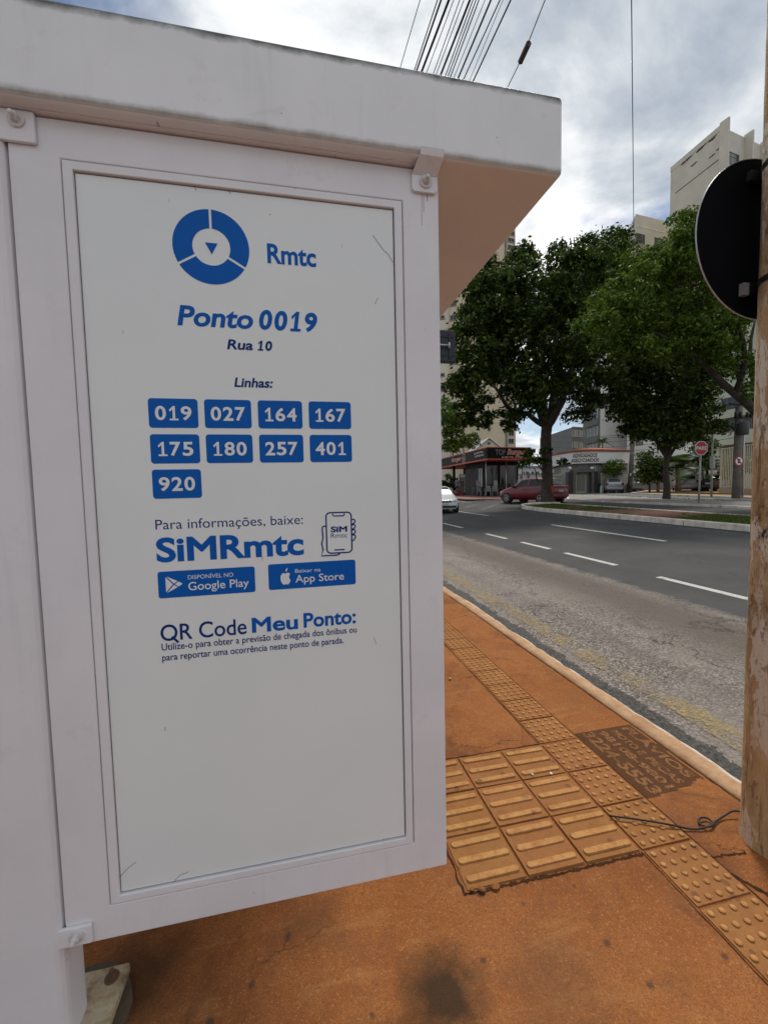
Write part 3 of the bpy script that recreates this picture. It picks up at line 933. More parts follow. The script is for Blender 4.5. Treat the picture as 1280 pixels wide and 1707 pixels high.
def digits(b, txt, fn, x0, x1, base, cap, bold, shear=0.0, st=None):
    n = len(txt)
    cell = (x1 - x0) / (n - .15)
    gw = cell * .85
    for k, ch in enumerate(txt):
        a = x0 + k * cell
        if ch == '1':
            one_glyph(b, fn, a, gw, base, cap, st or cap * .19, shear)
        else:
            v, f = text_geo(ch, bold, 0.0)
            cv_, _ = text_geo('H', bold, 0.0)
            v = v.copy()
            sx = gw / (v[:, 0].max() - v[:, 0].min())
            sy = cap / (v[:, 1].max() - v[:, 1].min())
            yy = (v[:, 1] - v[:, 1].min()) * sy
            xx = a + (v[:, 0] - v[:, 0].min()) * sx + shear * yy
            mz = max(1e-9, v[:, 2].max() - v[:, 2].min())
            zz_ = (v[:, 2] - v[:, 2].min()) / mz * .0008
            b.add([fn(x, base + y, z) for x, y, z in zip(xx, yy, zz_)], f)
letter('lettering', BLUE, [('Rmtc', -.057, .079, 2.2375, .054, .026)])
b = MB()
text_on(b, 'Ponto', XP(YQ), -.302, -.103, 2.0520, .0545, .027, .16)
digits(b, '0019', XP(YQ), -.090, .072, 2.0520, .0560, .036, .14, .0108)
b.build('lettering', BLUE, poster)
b = MB()
text_on(b, 'Rua', XP(YQ), -.176, -.106, 1.9935, .0275, .026, .16)
digits(b, '10', XP(YQ), -.096, -.055, 1.9935, .0280, .036, .14, .0055)
b.build('lettering', NAVY, poster)
letter('lettering', NAVY, [('Linhas:', -.161, -.055, 1.8895, .0265, .025, .16)])
cols = [(-.3870, -.2605), (-.2435, -.1180), (-.0995, .0252), (.0440, .1685)]
rows = [(1.7735, 1.8535), (1.6755, 1.7560), (1.5785, 1.6590)]
lines = [['019', '027', '164', '167'], ['175', '180', '257', '401'], ['920']]
b = MB()
for (z0, z1), ln in zip(rows, lines):
    for (x0, x1), t in zip(cols, ln):
        bb = MB()
        flat(bb, rr(x0, z0, x1, z1, .0085), YQ, .0004)
        bb.build('route_tile', BLUE, poster)
        bb = MB()
        digits(bb, t, XP(YQ - .0007), x0 + .0165, x1 - .0165, z0 + .0205, .0390, .024, 0, .0066)
        bb.build('route_number', PRINTW, poster)
letter('lettering', NAVY, [('Para informações, baixe:', -.3855, .0165, 1.4930, .0272, .0)])
letter('lettering', BLUE, [('SiMRmtc', -.3870, .0165, 1.4005, .0690, .031)])
# hand holding phone pictogram
def stroke(b, pts, w, closed=False, y=YQ, t=.0004):
    pts = [np.array(p, float) for p in pts]
    n = len(pts)
    L, Rr = [], []
    for i in range(n):
        p0 = pts[(i - 1) % n] if closed or i > 0 else pts[i]
        p1 = pts[(i + 1) % n] if closed or i < n - 1 else pts[i]
        d = p1 - p0
        d = d / (np.linalg.norm(d) + 1e-9)
        nn = np.array([-d[1], d[0]]) * w / 2
        L.append(pts[i] + nn)
        Rr.append(pts[i] - nn)
    vs = [XP(y)(q[0], q[1], t) for q in L + Rr]
    m_ = n if closed else n - 1
    b.add(vs, [(i, (i + 1) % n, n + (i + 1) % n, n + i) for i in range(m_)])
b = MB()
px0, pz0, pw, ph = .0850, 1.4005, .0760, .1230
stroke(b, rr(px0, pz0, px0 + pw, pz0 + ph, .012), .0042, True)
u = lambda x, y: (px0 + x * pw, pz0 + y * ph)
stroke(b, [u(.27, .975), u(.28, .93), u(.32, .915), u(.68, .915), u(.72, .93), u(.73, .975)], .0035, y=YQ - .0001)
stroke(b, [u(.30, .075), u(.70, .075)], .0040)
stroke(b, [u(-.03, .665), u(-.10, .68), u(-.15, .66), u(-.165, .60), u(-.14, .40), u(-.20, .24), u(-.15, .10), u(-.22, -.055), u(.40, -.055), u(.52, -.02)], .0042)
for k in range(4):
    z = .80 - k * .128
    e = .03 if k == 3 else 0
    stroke(b, [u(1.0, z), u(1.09, z + .02), u(1.15, z - .005), u(1.15, z - .05), u(1.09, z - .085 - e), u(1.02, z - .105 - e)], .0040, y=YQ - .0001)
b.build('phone_pictogram', NAVY, poster)
letter('lettering', NAVY, [('SiM', .0980, .1480, 1.4640, .0175, .035)])
letter('lettering', NAVY, [('Rmtc', .0980, .1480, 1.4465, .0145, 0)])
b = MB()
flat(b, rr(-.3870, 1.2985, -.1265, 1.3740, .007))
b.build('store_badge', BLUE, poster)
b = MB()
flat(b, rr(-.0885, 1.3005, .1700, 1.3770, .007))
b.build('store_badge', BLUE, poster)
W2 = YQ - .0007
b = MB()
tx, tz = -.3670, 1.3365
flat(b, [(tx, tz - .021), (tx, tz + .021), (tx + .0185, tz)], W2, .0003)
flat(b, [(tx + .002, tz + .0235), (tx + .0305, tz + .0088), (tx + .0215, tz + .0022)], W2, .0003)
flat(b, [(tx + .002, tz - .0235), (tx + .0215, tz - .0022), (tx + .0305, tz - .0088)], W2, .0003)
flat(b, [(tx + .0240, tz), (tx + .0330, tz + .0072), (tx + .0440, tz), (tx + .0330, tz - .0072)], W2, .0003)
b.build('play_mark', PRINTW, poster)
b = MB()
ax, az, s_ = -.0395, 1.3335, .0205
ap = [(0, .62), (.30, .78), (.62, .74), (.80, .52), (.60, .28), (.60, -.06), (.86, -.32), (.66, -.74), (.36, -.98), (.02, -.88), (-.34, -.98), (-.66, -.72), (-.86, -.26), (-.86, .22), (-.68, .60), (-.36, .78)]
sm_ = []
for i in range(len(ap)):
    p, q = np.array(ap[i]), np.array(ap[(i + 1) % len(ap)])
    sm_ += [p * .75 + q * .25, p * .25 + q * .75]
flat(b, [(ax + q[0] * s_ * .82, az + q[1] * s_) for q in sm_], W2, .0003)
flat(b, [(ax - .0 + q[0] * s_ * .8, az + q[1] * s_) for q in ((.02, .92), (.06, 1.2), (.38, 1.5), (.36, 1.2), (.2, .98))], W2, .0003)
b.build('apple_mark', PRINTW, poster)
letter('badge_lettering', PRINTW, [('DISPONÍVEL NO', -.3085, -.1865, 1.3480, .0115, 0), ('Google Play', -.3085, -.1440, 1.3160, .0235, .008)], W2)
letter('badge_lettering', PRINTW, [('Baixar na', -.0110, .0640, 1.3475, .0110, 0), ('App Store', -.0115, .1340, 1.3175, .0225, .007)], W2)
b = MB()
text_on(b, 'OR Code', XP(YQ), -.3880, -.1560, 1.1755, .0465, .008)
stroke(b, [(-.3585, 1.1870), (-.3500, 1.1775), (-.3420, 1.1685)], .0062, y=YQ - .0009)
b.build('lettering', NAVY, poster)
letter('lettering', BLUE, [('Meu', -.1410, -.0085, 1.1765, .0450, .027)])
letter('lettering', BLUE, [('Ponto:', .0085, .1670, 1.1780, .0450, .027)])
letter('lettering', NAVY, [('Utilize-o para obter a previsão de chegada dos ônibus ou', -.3870, .1690, 1.1490, .0195, .006)])
letter('lettering', NAVY, [('para reportar uma ocorrência neste ponto de parada.', -.3870, .1275, 1.1190, .0195, .006)])
# scratches and peeling spots on the vinyl
b = MB()
def scratch(pts, w):
    b = MB()
    stroke(b, [tuple(atY(x, y, YS)[[0, 2]]) for x, y in pts], w, y=YS - .0002, t=.0002)
    b.build('scratch', DARK, poster)
scratch([(621, 392), (640, 418), (647, 424), (655, 438)], .0014)
scratch([(625, 507), (630, 496)], .0012)
scratch([(200, 1462), (214, 1447), (227, 1437)], .0012)
scratch([(290, 1470), (300, 1459), (315, 1453)], .0012)
scratch([(623, 1062), (627, 1074)], .0010)
scratch([(379, 314), (385, 324)], .0014)
scratch([(324, 310), (327, 318)], .0014)
scratch([(449, 359), (452, 357)], .001)
scratch([(296, 388), (299, 392)], .001)

# ================================================================== NEAR POLE, SIGN BACK, CABLES
pole = thing('utility_pole', 'peeling tan painted utility pole standing on the near kerb', 'pole', (2.003, 1.345, 0))
b = MB()
n, vs, fs = 36, [], []
zs = np.concatenate([np.linspace(-.05, 3.6, 110), [5, 7, 9.5]])
for z in zs:
    flare = .010 * math.exp(-max(z, 0) / .05)
    for k in range(n):
        q = 2 * math.pi * k / n
        r = .117 + flare + .0022 * mnoise.noise(Vector((math.cos(q) * 1.6, math.sin(q) * 1.6, z * 2.5))) + .0012 * mnoise.noise(Vector((math.cos(q) * 7, math.sin(q) * 7, z * 12)))
        vs.append((2.003 + r * math.cos(q), 1.345 + r * math.sin(q), z))
for j in range(len(zs) - 1):
    for k in range(n):
        fs.append((j * n + k, j * n + (k + 1) % n, (j + 1) * n + (k + 1) % n, (j + 1) * n + k))
b.add(vs, fs, True)
b.add([vs[(len(zs) - 1) * n + k] for k in range(n)], [tuple(range(n))])
b.build('shaft', POLE, pole)
sg = thing('traffic_sign', 'black back of round sign strapped high on near pole', 'sign', (1.985, 1.475, 2.29))
b = MB()
Mx = Matrix.Translation((1.985, 1.478, 2.62)) @ Matrix.Rotation(R(90), 4, 'X')
b.lathe([(.328, -.0015), (.330, 0), (.328, .0015)], 72, Mx, False)
SIGNBK = M('sign_back', (.004, .0045, .006), .7, .25, 2.5, spec=.04)
b.build('disc', SIGNBK, sg, bevel=.0)
b = MB()
b.lathe([(.3302, -.003), (.3325, -.003), (.3325, .0022), (.3302, .0022)], 72, Mx, False)
b.f = b.f[:-2]; b.sm = b.sm[:-2]; b.mi = b.mi[:-2]
b.build('rim', STEEL, sg)
for z in (2.41, 2.865):
    b = MB()
    pts = []
    for k in range(33):
        q = 2 * math.pi * k / 32
        pts.append((2.003 + .1215 * math.cos(q), 1.345 + .1215 * math.sin(q)))
    for k in range(32):
        p, q = pts[k], pts[k + 1]
        b.add([(p[0], p[1], z - .012), (q[0], q[1], z - .012), (q[0], q[1], z + .012), (p[0], p[1], z + .012)], [(0, 1, 2, 3)], True)
    b.box((1.90, 1.455, z - .02), (2.07, 1.474, z + .02))
    b.build('strap', BLACK, sg)
b = MB()
b.box((1.875, 1.452, 2.375), (1.905, 1.472, 2.425))
b.build('clip', STEEL, sg)
# black cable on the sidewalk
pts = [gz(*q, .0)[:2] for q in ((1015, 1366), (1060, 1372), (1110, 1380), (1150, 1384), (1170, 1384), (1184, 1380), (1187, 1374), (1178, 1367), (1166, 1368), (1164, 1374), (1172, 1380), (1184, 1382), (1192, 1372), (1205, 1364), (1222, 1360), (1243, 1362))]
P3 = [(q[0], q[1], .019 if i < 3 else .007 + .003 * (i % 3) + (.012 if i > 13 else 0)) for i, q in enumerate(pts)]
def smooth_path(P, n=6):
    P = [np.array(q, float) for q in P]
    out = []
    for i in range(len(P) - 1):
        p0, p1, p2, p3 = P[max(i - 1, 0)], P[i], P[i + 1], P[min(i + 2, len(P) - 1)]
        for k in range(n):
            t = k / n
            out.append(.5 * ((2 * p1) + (-p0 + p2) * t + (2 * p0 - 5 * p1 + 4 * p2 - p3) * t * t + (-p0 + 3 * p1 - 3 * p2 + p3) * t ** 3))
    out.append(P[-1])
    return out
b = MB()
b.tube(smooth_path(P3), .0042, 8)
tag(b.build('cable', CABLE), 'loose black cable curled on the sidewalk by the near pole', 'cable')
# small litter on the walk
def chunk(px, py, r, mat, name, label, cat, h=.5):
    p_ = gz(px, py, .006)
    b = MB()
    b.lathe([(r, 0), (r * 1.05, r * h * .4), (r * .6, r * h)], 7, Matrix.Translation((p_[0], p_[1], .006)) @ Matrix.Rotation(random.random() * 3, 4, 'Z') @ Matrix.Diagonal((1, .7, 1, 1)), False)
    tag(b.build(name, mat), label, cat)
PAPER = M('litter_paper', (.62, .58, .50), .8)
chunk(887, 1291, .009, PAPER, 'paper_scrap', 'tiny crumpled paper scrap on the bar tiles', 'litter')
chunk(918, 1289, .010, PAPER, 'paper_scrap', 'small pale scrap at the edge of the bar tiles', 'litter', .2)
chunk(750, 1131, .016, M('dry_leaf', (.30, .23, .10), .8), 'dry_leaf', 'small dry leaf on the far sidewalk slab beside the panel', 'leaf', .35)
chunk(803, 1483, .016, SIDEWALK, 'concrete_chip', 'concrete chip broken off at the tile corner', 'rubble', .4)
chunk(826, 1478, .018, SIDEWALK, 'concrete_chip', 'flat concrete chip along the broken tile edge', 'rubble', .3)
chunk(786, 1482, .010, SIDEWALK, 'concrete_chip', 'tiny concrete crumb beside the first bar tile', 'rubble', .5)
# overhead wires
wx = [(669, 106, 700, 0, .006), (692, 113, 729, 0, .009), (696, 113, 735, 0, .016), (704, 116, 748, 0, .022), (712, 118, 756, 0, .006), (723, 121, 766, 0, .007), (728, 121, 773, 0, .007),
      (735, 123, 783, 0, .020), (743, 125, 788, 0, .008), (747, 126, 793, 0, .009), (751, 127, 798, 0, .010), (757, 128, 808, 0, .006), (764, 129, 818, 0, .014), (773, 131, 833, 0, .010), (783, 133, 838, 0, .005), (789, 134, 851, 0, .014)]
wlabel = ['thin leftmost overhead wire, apart from the bundle', 'left edge wire of the overhead cable bundle', 'thick second cable at the left of the bundle', 'thickest dark cable in the left of the bundle', 'thin wire right of the thickest left cable', 'thin wire left of the centre of the bundle', 'thin wire touching the centre cable group', 'thick cable in the centre of the bundle', 'wire just right of the centre cable', 'middle wire among the centre right strands', 'dark strand right of the bundle centre', 'hairline wire between two darker cables', 'thick cable fourth from the right of the bundle', 'dark wire third from the right of the bundle', 'hairline wire beside the rightmost cable', 'rightmost thick cable of the bundle']
for i, (x0, y0, x1, y1, r) in enumerate(wx):
    z = 7.4 + .35 * (i % 4)
    A, B = gz(x0, y0, z), gz(x1, y1, z)
    d = (B - A)
    A2 = A - d / np.linalg.norm(d) * 30
    B2 = B + d / np.linalg.norm(d) * 9
    b = MB()
    pts = []
    for t in np.linspace(0, 1, 16):
        q = A2 + (B2 - A2) * t
        pts.append(q)
    b.tube(pts, r * .85, 6)
    tag(b.build('overhead_wire', CABLE), wlabel[i], 'wire', 'overhead wires above the shelter')
b = MB()
zc = 7.0
A, B, C = gz(845, 147, zc), gz(872, 92, zc), gz(908, 0, zc)
b.tube([A + (A - C) * 3, A, B, C, C + (C - A) * 1.2], .006, 6)
cw = tag(b.build('overhead_wire', CABLE), 'lone wire with a splice box right of the bundle', 'wire')
b = MB()
d = Vector(gz(881, 72, zc) - gz(867, 103, zc))
b.tube([gz(867, 103, zc), gz(881, 72, zc)], .035, 8, smooth=False)
b.build('splice_box', M('splice_plastic', (.06, .05, .05), .6), cw)
b = MB()
A, B = atD(1050.5, -150, 7), atD(1056, 400, 62)
pts = [A + (B - A) * t - np.array([0, 0, 0.0 * 4 * t * (1 - t)]) for t in np.linspace(0, 1, 12)]
b.tube(pts, [.010 + .034 * t for t in np.linspace(0, 1, 12)], 6)
tag(b.build('overhead_wire', CABLE), 'single wire dropping straight down the sky towards the pale block', 'wire')
# traffic light seen from behind, beyond the shelter
p0, p1 = atY(759, 604, 7.5), atY(726, 549, 7.5)
tl = thing('traffic_light', 'dark traffic signal box on pole peeking past the shelter', 'traffic light', (p1[0] - .32, 7.6, 0))
b = MB()
b.box((p1[0] - .12, 7.5, p0[2]), (p0[0], 7.62, p1[2]))
SIGBOX = M('signal_box', (.018, .021, .028), .45, .2, 4)
hs = b.build('housing', SIGBOX, tl, bevel=.015)
b = MB()
zc_ = (p0[2] + p1[2]) / 2
for dz in (-.17, .17):
    b.box((p1[0] - .10, 7.485, zc_ + dz - .01), (p0[0] - .02, 7.498, zc_ + dz + .01))
b.box((p0[0] - .13, 7.48, p0[2] + .06), (p0[0] - .10, 7.498, p1[2] - .06))
b.build('rib', SIGBOX, hs)
b = MB()
a_ = atY(735, 576, 7.45); c_ = atY(750, 576, 7.45)
b.tube([(p1[0] - .32, 7.44, c_[2]), (c_[0] - .02, 7.44, c_[2])], .018, 8)
b.tube([(c_[0] - .02, 7.44, c_[2] - .05), (c_[0] - .02, 7.44, c_[2] + .05)], .02, 8)
b.build('arm', STEEL, tl)
b = MB()
b.tube([(p1[0] - .32, 7.6, 0), (p1[0] - .32, 7.6, 4.6)], .06, 12)
b.build('pole', STEEL, tl)

# ================================================================== TREES
def leaf_cloud(name, mat, parent, clumps, size, flat_=.35, fill=.55, leaf_ar=.5):
    """clumps: (centre, radius, count); leaf-sized faces on and in each clump"""
    V, Fc = [], []
    tot = 0
    for c, r, cnt in clumps:
        cnt = int(cnt)
        d = rng.normal(size=(cnt, 3))
        d /= np.linalg.norm(d, axis=1)[:, None]
        d[:, 2] = np.where(d[:, 2] < -.55, -d[:, 2] * .5, d[:, 2])
        rad = r * (fill + (1 - fill) * rng.random(cnt) ** .6) * (1 + .13 * rng.normal(size=cnt)) * np.where(rng.random(cnt) < .12, 1.15 + .35 * rng.random(cnt), 1.0)
        P = np.array(c) + d * rad[:, None] * np.array([1, 1, .8])
        nrm = d * .7 + rng.normal(size=(cnt, 3)) * .55 + np.array([0, 0, flat_])
        nrm /= np.linalg.norm(nrm, axis=1)[:, None]
        t = np.cross(nrm, rng.normal(size=(cnt, 3)))
        t /= np.linalg.norm(t, axis=1)[:, None] + 1e-9
        bt = np.cross(nrm, t)
        s = size * (.45 + 1.0 * rng.random(cnt))[:, None]
        a = P - t * s
        b_ = P + bt * s * leaf_ar + nrm * s * .12
        c2 = P + t * s - nrm * s * .25
        d2 = P - bt * s * leaf_ar + nrm * s * .12
        V.append(np.stack([a, b_, c2, d2], 1).reshape(-1, 3))
        tot += cnt
    V = np.concatenate(V)
    inv = np.array(TM[parent.name].inverted())
    V = V @ inv[:3, :3].T + inv[:3, 3]
    me = bpy.data.meshes.new(name)
    me.vertices.add(len(V))
    me.vertices.foreach_set('co', V.astype(np.float32).ravel())
    me.loops.add(tot * 4)
    me.loops.foreach_set('vertex_index', np.arange(tot * 4, dtype=np.int32))
    me.polygons.add(tot)
    me.polygons.foreach_set('loop_start', np.arange(0, tot * 4, 4, dtype=np.int32))
    me.materials.append(mat)
    me.update(calc_edges=True)
    return link(name, me, parent)
def limb(b, p, q, r0, r1, wob=.12, n=7):
    p, q = np.array(p, float), np.array(q, float)
    L = np.linalg.norm(q - p)
    pts, rads = [], []
    o1, o2 = rng.normal(size=3) * wob * L, rng.normal(size=3) * wob * L * .6
    for k in range(n + 1):
        t = k / n
        pts.append(p + (q - p) * t + o1 * math.sin(math.pi * t) + o2 * math.sin(2 * math.pi * t) * .5)
        rads.append(r0 + (r1 - r0) * t)
    b.tube(pts, rads, 8)
    return pts
def px_clumps(ells, Yc, dY, n, rpx, cnt, D=None):
    """clump centres filling picture ellipses at the tree's own distance"""
    out = []
    tot = sum(e[2] * e[3] for e in ells)
    for (ex, ey, ew, eh) in ells:
        m = max(1, int(round(n * ew * eh / tot)))
        for k in range(m):
            a = 2.39996 * k + rng.random() * .8
            rr_ = math.sqrt((k + .5) / m) * .98
            x = ex + ew * rr_ * math.cos(a)
            y = ey + eh * rr_ * math.sin(a)
            Y = Yc + dY * math.sqrt(max(0, 1 - rr_ ** 2)) * (1 if rng.random() > .5 else -1) * (.35 + .65 * rng.random())
            c = atY(x, y, Y)
            r = rpx * (.75 + .5 * rng.random()) / F * np.dot(c - EYE, FW)
            out.append((c, r, cnt * (r ** 2) if cnt < 3000 else cnt))
    return out

# --- tree on the tip of the median
bx = gg(913, 840)
t1 = thing('street_tree', 'tall dark leafy tree on the median tip beside the red car', 'tree', (bx[0], bx[1], .38))
b = MB()
Yt = bx[1]
fork = atY(911, 703, Yt)
trp = smooth_path([(bx[0], bx[1], .30), atY(912, 800, Yt), atY(911, 760, Yt), atY(909, 730, Yt), fork], 5)
nr = len(trp)
b.tube(trp, [.44 - .14 * min(1, k / 5) - .05 * k / nr for k in range(nr)], 14)
tips = [(895, 668, 862, 600, .22), (936, 668, 958, 610, .22), (880, 690, 820, 640, .14), (905, 640, 900, 520, .15), (945, 650, 975, 560, .13), (870, 640, 800, 560, .11), (930, 620, 940, 480, .10)]
for i, (ax_, ay, tx_, ty_, r) in enumerate(tips):
    A = atY(ax_, ay, Yt + random.uniform(-.4, .4))
    T = atY(tx_, ty_, Yt + random.uniform(-2, 2))
    limb(b, fork - np.array([0, 0, .25]), A, r * 1.25, r, .03, 4)
    limb(b, A, T, r, r * .35, .07)
b.build('trunk', BARK, t1)
b = MB()
for (a, c_) in (((909, 790), (880, 762)), ((909, 785), (945, 770)), ((911, 800), (890, 780))):
    limb(b, atY(*a, Yt), atY(*c_, Yt - .4), .05, .02)
b.build('side_branch', BARK, t1)
cl = px_clumps([(880, 480, 98, 72), (800, 600, 56, 92), (878, 590, 78, 70), (940, 545, 52, 84), (965, 640, 42, 58), (820, 510, 45, 62), (985, 440, 48, 36), (880, 660, 30, 30)], Yt, 3.4, 155, 21, 690)
cl += px_clumps([(905, 765, 12, 16), (882, 768, 14, 14), (932, 766, 8, 12), (775, 690, 26, 22), (850, 700, 22, 18), (800, 700, 26, 14)], Yt - .4, .7, 24, 11, 760)
leaf_cloud('crown', LEAF_DARK, t1, cl, .118)
# --- tree on the traffic island
bx = gg(1110, 834)
t2 = thing('street_tree', 'dark round tree on the traffic island left of the stop sign', 'tree', (bx[0], bx[1], .53))
Yt = bx[1]
b = MB()
fk_ = atY(1112, 760, Yt)
b.tube(smooth_path([(bx[0], bx[1], .45), atY(1111, 810, Yt), atY(1109, 785, Yt), fk_], 4), [.26, .22, .19, .18, .17, .165, .16, .16, .155, .15, .15, .15, .15], 12)
for (tx_, ty_, r) in ((1075, 700, .11), (1130, 690, .11), (1100, 640, .12), (1160, 680, .09), (1050, 660, .08), (1110, 580, .08)):
    limb(b, fk_ - np.array([0, 0, .2]), atY(tx_, ty_, Yt + random.uniform(-1.4, 1.4)), r, r * .3, .06)
b.build('trunk', BARK, t2)
cl = px_clumps([(1105, 665, 82, 78), (1065, 690, 42, 42), (1160, 690, 42, 50), (1110, 585, 75, 50), (1040, 620, 40, 50)], Yt, 2.6, 115, 20, 820)
leaf_cloud('crown', LEAF_DARK, t2, cl, .108)
# --- big fresh green tree leaning in from the right, behind the near pole
t3p = atY(1300, 800, 14.5)
t3 = thing('street_tree', 'fresh green spreading tree with leaning trunk behind the near pole', 'tree', (t3p[0], 14.5, .5))
b = MB()
path = [(t3p[0], 14.5, .42), atY(1292, 760, 14.5), atY(1270, 700, 14.5), atY(1243, 672, 14.4), atY(1205, 640, 14.2), atY(1172, 605, 14.0), atY(1140, 560, 13.7)]
sp_ = smooth_path(path, 4)
b.tube(sp_, [.25 - .17 * k / (len(sp_) - 1) for k in range(len(sp_))], 12)
for (k, tx_, ty_, Y, r) in ((16, 1120, 480, 13.6, .12), (20, 1060, 540, 13.2, .10), (12, 1200, 560, 14.8, .12), (20, 1020, 500, 13.6, .08), (14, 1180, 430, 14, .12), (8, 1262, 520, 15.5, .15), (22, 1100, 420, 14, .08), (10, 1252, 590, 14.2, .07)):
    limb(b, sp_[min(k, len(sp_) - 1)], atY(tx_, ty_, Y), r, .03, .06)
b.build('trunk', BARK, t3)
cl = px_clumps([(1030, 545, 62, 52), (1085, 480, 62, 62), (1150, 450, 60, 72), (1180, 540, 62, 62), (1100, 560, 66, 46), (1140, 385, 24, 34)], 14.2, 2.2, 160, 20, 1150)
cl += px_clumps([(1215, 600, 40, 32), (1250, 640, 16, 24), (1205, 555, 40, 30), (1190, 590, 34, 26)], 13.9, .9, 40, 15, 900)
leaf_cloud('crown', LEAF_MID, t3, cl, .076, .6, .5)
# --- dark tree further back between the two crowns
t4p = atY(912, 815, 27)
t4 = thing('street_tree', 'dark tree top behind and between the two large crowns', 'tree', (t4p[0], 27, .45))
b = MB()
b.tube([(t4p[0], 27, .4), (t4p[0], 27, 5), atY(930, 600, 27), atY(1000, 500, 27)], [.3, .25, .2, .12], 10)
b.build('trunk', BARK, t4)
leaf_cloud('crown', LEAF_DARK, t4, px_clumps([(1020, 425, 40, 36), (1000, 480, 46, 50), (985, 540, 30, 40)], 27, 2.5, 40, 21, 460), .125)
def small_tree(label, base, Y, ells, n, rpx, dens, leaf, size, name='street_tree', r=.1, cat='tree', top=None, bark=BARK, zb=.45):
    p_ = atY(*base, Y)
    t = thing(name, label, cat, (p_[0], Y, zb))
    b = MB()
    top = top or (ells[0][0], ells[0][1])
    tp = atY(*top, Y)
    b.tube(smooth_path([(p_[0], Y, zb - .05), (p_ + tp) / 2 + np.array([.05, 0, 0]), tp], 4), [r, r * .95, r * .9, r * .8, r * .7, r * .6, r * .5, r * .45, r * .4], 8)
    for e in ells:
        limb(b, tp * .7 + p_ * .3, atY(e[0], e[1], Y), r * .5, r * .2, .05, 4)
    b.build('trunk', bark, t)
    leaf_cloud('crown', leaf, t, px_clumps(ells, Y, ells[0][2] / F * Y * .8, n, rpx, dens), size)
    return t
small_tree('loose light green tree above the kiosk canopy by the shelter edge', (757, 822), 46, [(752, 712, 22, 18), (778, 700, 14, 9), (745, 690, 14, 26)], 26, 9, 260, LEAF_FRESH, .17)
small_tree('flat clipped green tree behind the kiosk sign', (775, 822), 47, [(772, 737, 30, 11), (752, 744, 18, 10)], 26, 8, 330, LEAF_MID, .14)
small_tree('dark clipped hedge under the kiosk canopy at its left end', (745, 822), 52, [(746, 806, 14, 12), (756, 808, 8, 9)], 12, 7, 400, LEAF_DARK, .14, 'hedge', .05, 'hedge', (746, 812))
small_tree('small clipped ball tree in front of the law office', (1023, 818), 35.5, [(1022, 777, 15, 8), (1022, 785, 17, 7)], 22, 7, 420, LEAF_MID, .10, r=.06, top=(1022, 785))
small_tree('dark weeping tree by the leaning lamp pole', (1082, 822), 31, [(1080, 772, 20, 18), (1075, 795, 17, 14), (1095, 785, 18, 20)], 44, 9, 420, LEAF_DARK, .11, r=.09)
small_tree('bright shrub behind the tall bar fence', (1215, 822), 29, [(1216, 785, 14, 24), (1240, 775, 12, 18), (1212, 770, 10, 10)], 34, 8, 420, LEAF_FRESH, .10, 'shrub', .05, 'shrub', (1216, 800))
small_tree('dark reddish tree rising behind the stop sign', (1172, 822), 30, [(1168, 755, 14, 20), (1180, 745, 12, 16)], 20, 9, 380, LEAF_DARK, .12, r=.08)
def palm(label, base, Y, crown, L, nf, zb=.5, r=.14, bark=PALEBARK, droop=1.0):
    p_ = atY(*base, Y)
    c = atY(*crown, Y)
    t = thing('palm', label, 'palm', (p_[0], Y, zb))
    b = MB()
    b.tube([(p_[0], Y, zb - .05), (p_ + c) / 2, c], [r, r * .8, r * .7], 10)
    b.build('trunk', bark, t)
    for k in range(nf):
        a = 2.39996 * k
        el = R(75 - 70 * (k / nf))
        d = np.array([math.cos(a) * math.cos(el), math.sin(a) * math.cos(el), math.sin(el)])
        side = np.cross(d, [0, 0, 1.0])
        side /= np.linalg.norm(side) + 1e-9
        b = MB()
        pts = []
        for i in range(12):
            s_ = i / 11
            pts.append(c + d * L * s_ + np.array([0, 0, -1]) * droop * L * .62 * s_ * s_)
        b.tube(pts, [.018 * (1 - .8 * i / 11) for i in range(12)], 4)
        for i in range(1, 12):
            for sgn in (-1, 1):
                for h in (0, .5):
                    q = pts[i] if h == 0 or i == 11 else (pts[i] + pts[i + 1]) / 2
                    ll = L * .30 * math.sin(math.pi * (.12 + .85 * i / 12))
                    tip_ = q + side * sgn * ll + np.array([0, 0, -.35 * ll]) + d * ll * .35
                    w = (pts[i] - pts[i - 1]) / np.linalg.norm(pts[i] - pts[i - 1]) * .017 * L
                    b.add([q - w, q + w, tip_], [(0, 1, 2)])
        b.build('frond', PALM, t)
    return t
palm('feathery palm right of the island tree, grey green fronds', (1131, 821), 31, (1128, 780), 3.2, 24, r=.22)
palm('small palm with drooping fronds left of the island tree', (1096, 822), 32, (1097, 783), 2.7, 18)
palm('palm half hidden behind the stop sign post', (1178, 820), 31, (1178, 784), 2.6, 18, bark=BARK)
palm('tall thin palm rising behind the law office roof', (1004, 815), 58, (1004, 738), 1.9, 14, r=.12, bark=BARK)

# ================================================================== BUILDINGS
def wallmat(name, col, var=.10, streak=.25):
    m, nt, p, co = mat_base(name)
    c = mixc(nt, mrange(nt, noise(nt, co, .35, 6, .65), .3, .7), tuple(q * (1 - var) for q in col), tuple(min(1, q * (1 + var)) for q in col))
    s_ = mrange(nt, noise(nt, N(nt, 'Mapping', {0: co, 3: (1.6, 1.6, .12)}).outputs[0], 1.0, 6, .65), .55, .8, 0, streak)
    c = mixc(nt, s_, c, tuple(q * .55 for q in col))
    setp(nt, p, col=c, rough=.85, spec=.25, normal=bump(nt, noise(nt, co, 6, 4), .15, .02))
    return m
BEIGE = wallmat('beige_render', (.66, .555, .39))
CREAM = wallmat('cream_render', (.68, .61, .49))
TAUPE = wallmat('taupe_render', (.60, .56, .47))
SAGE = wallmat('sage_render', (.50, .53, .42))
OFFW = wallmat('offwhite_render', (.76, .74, .70))
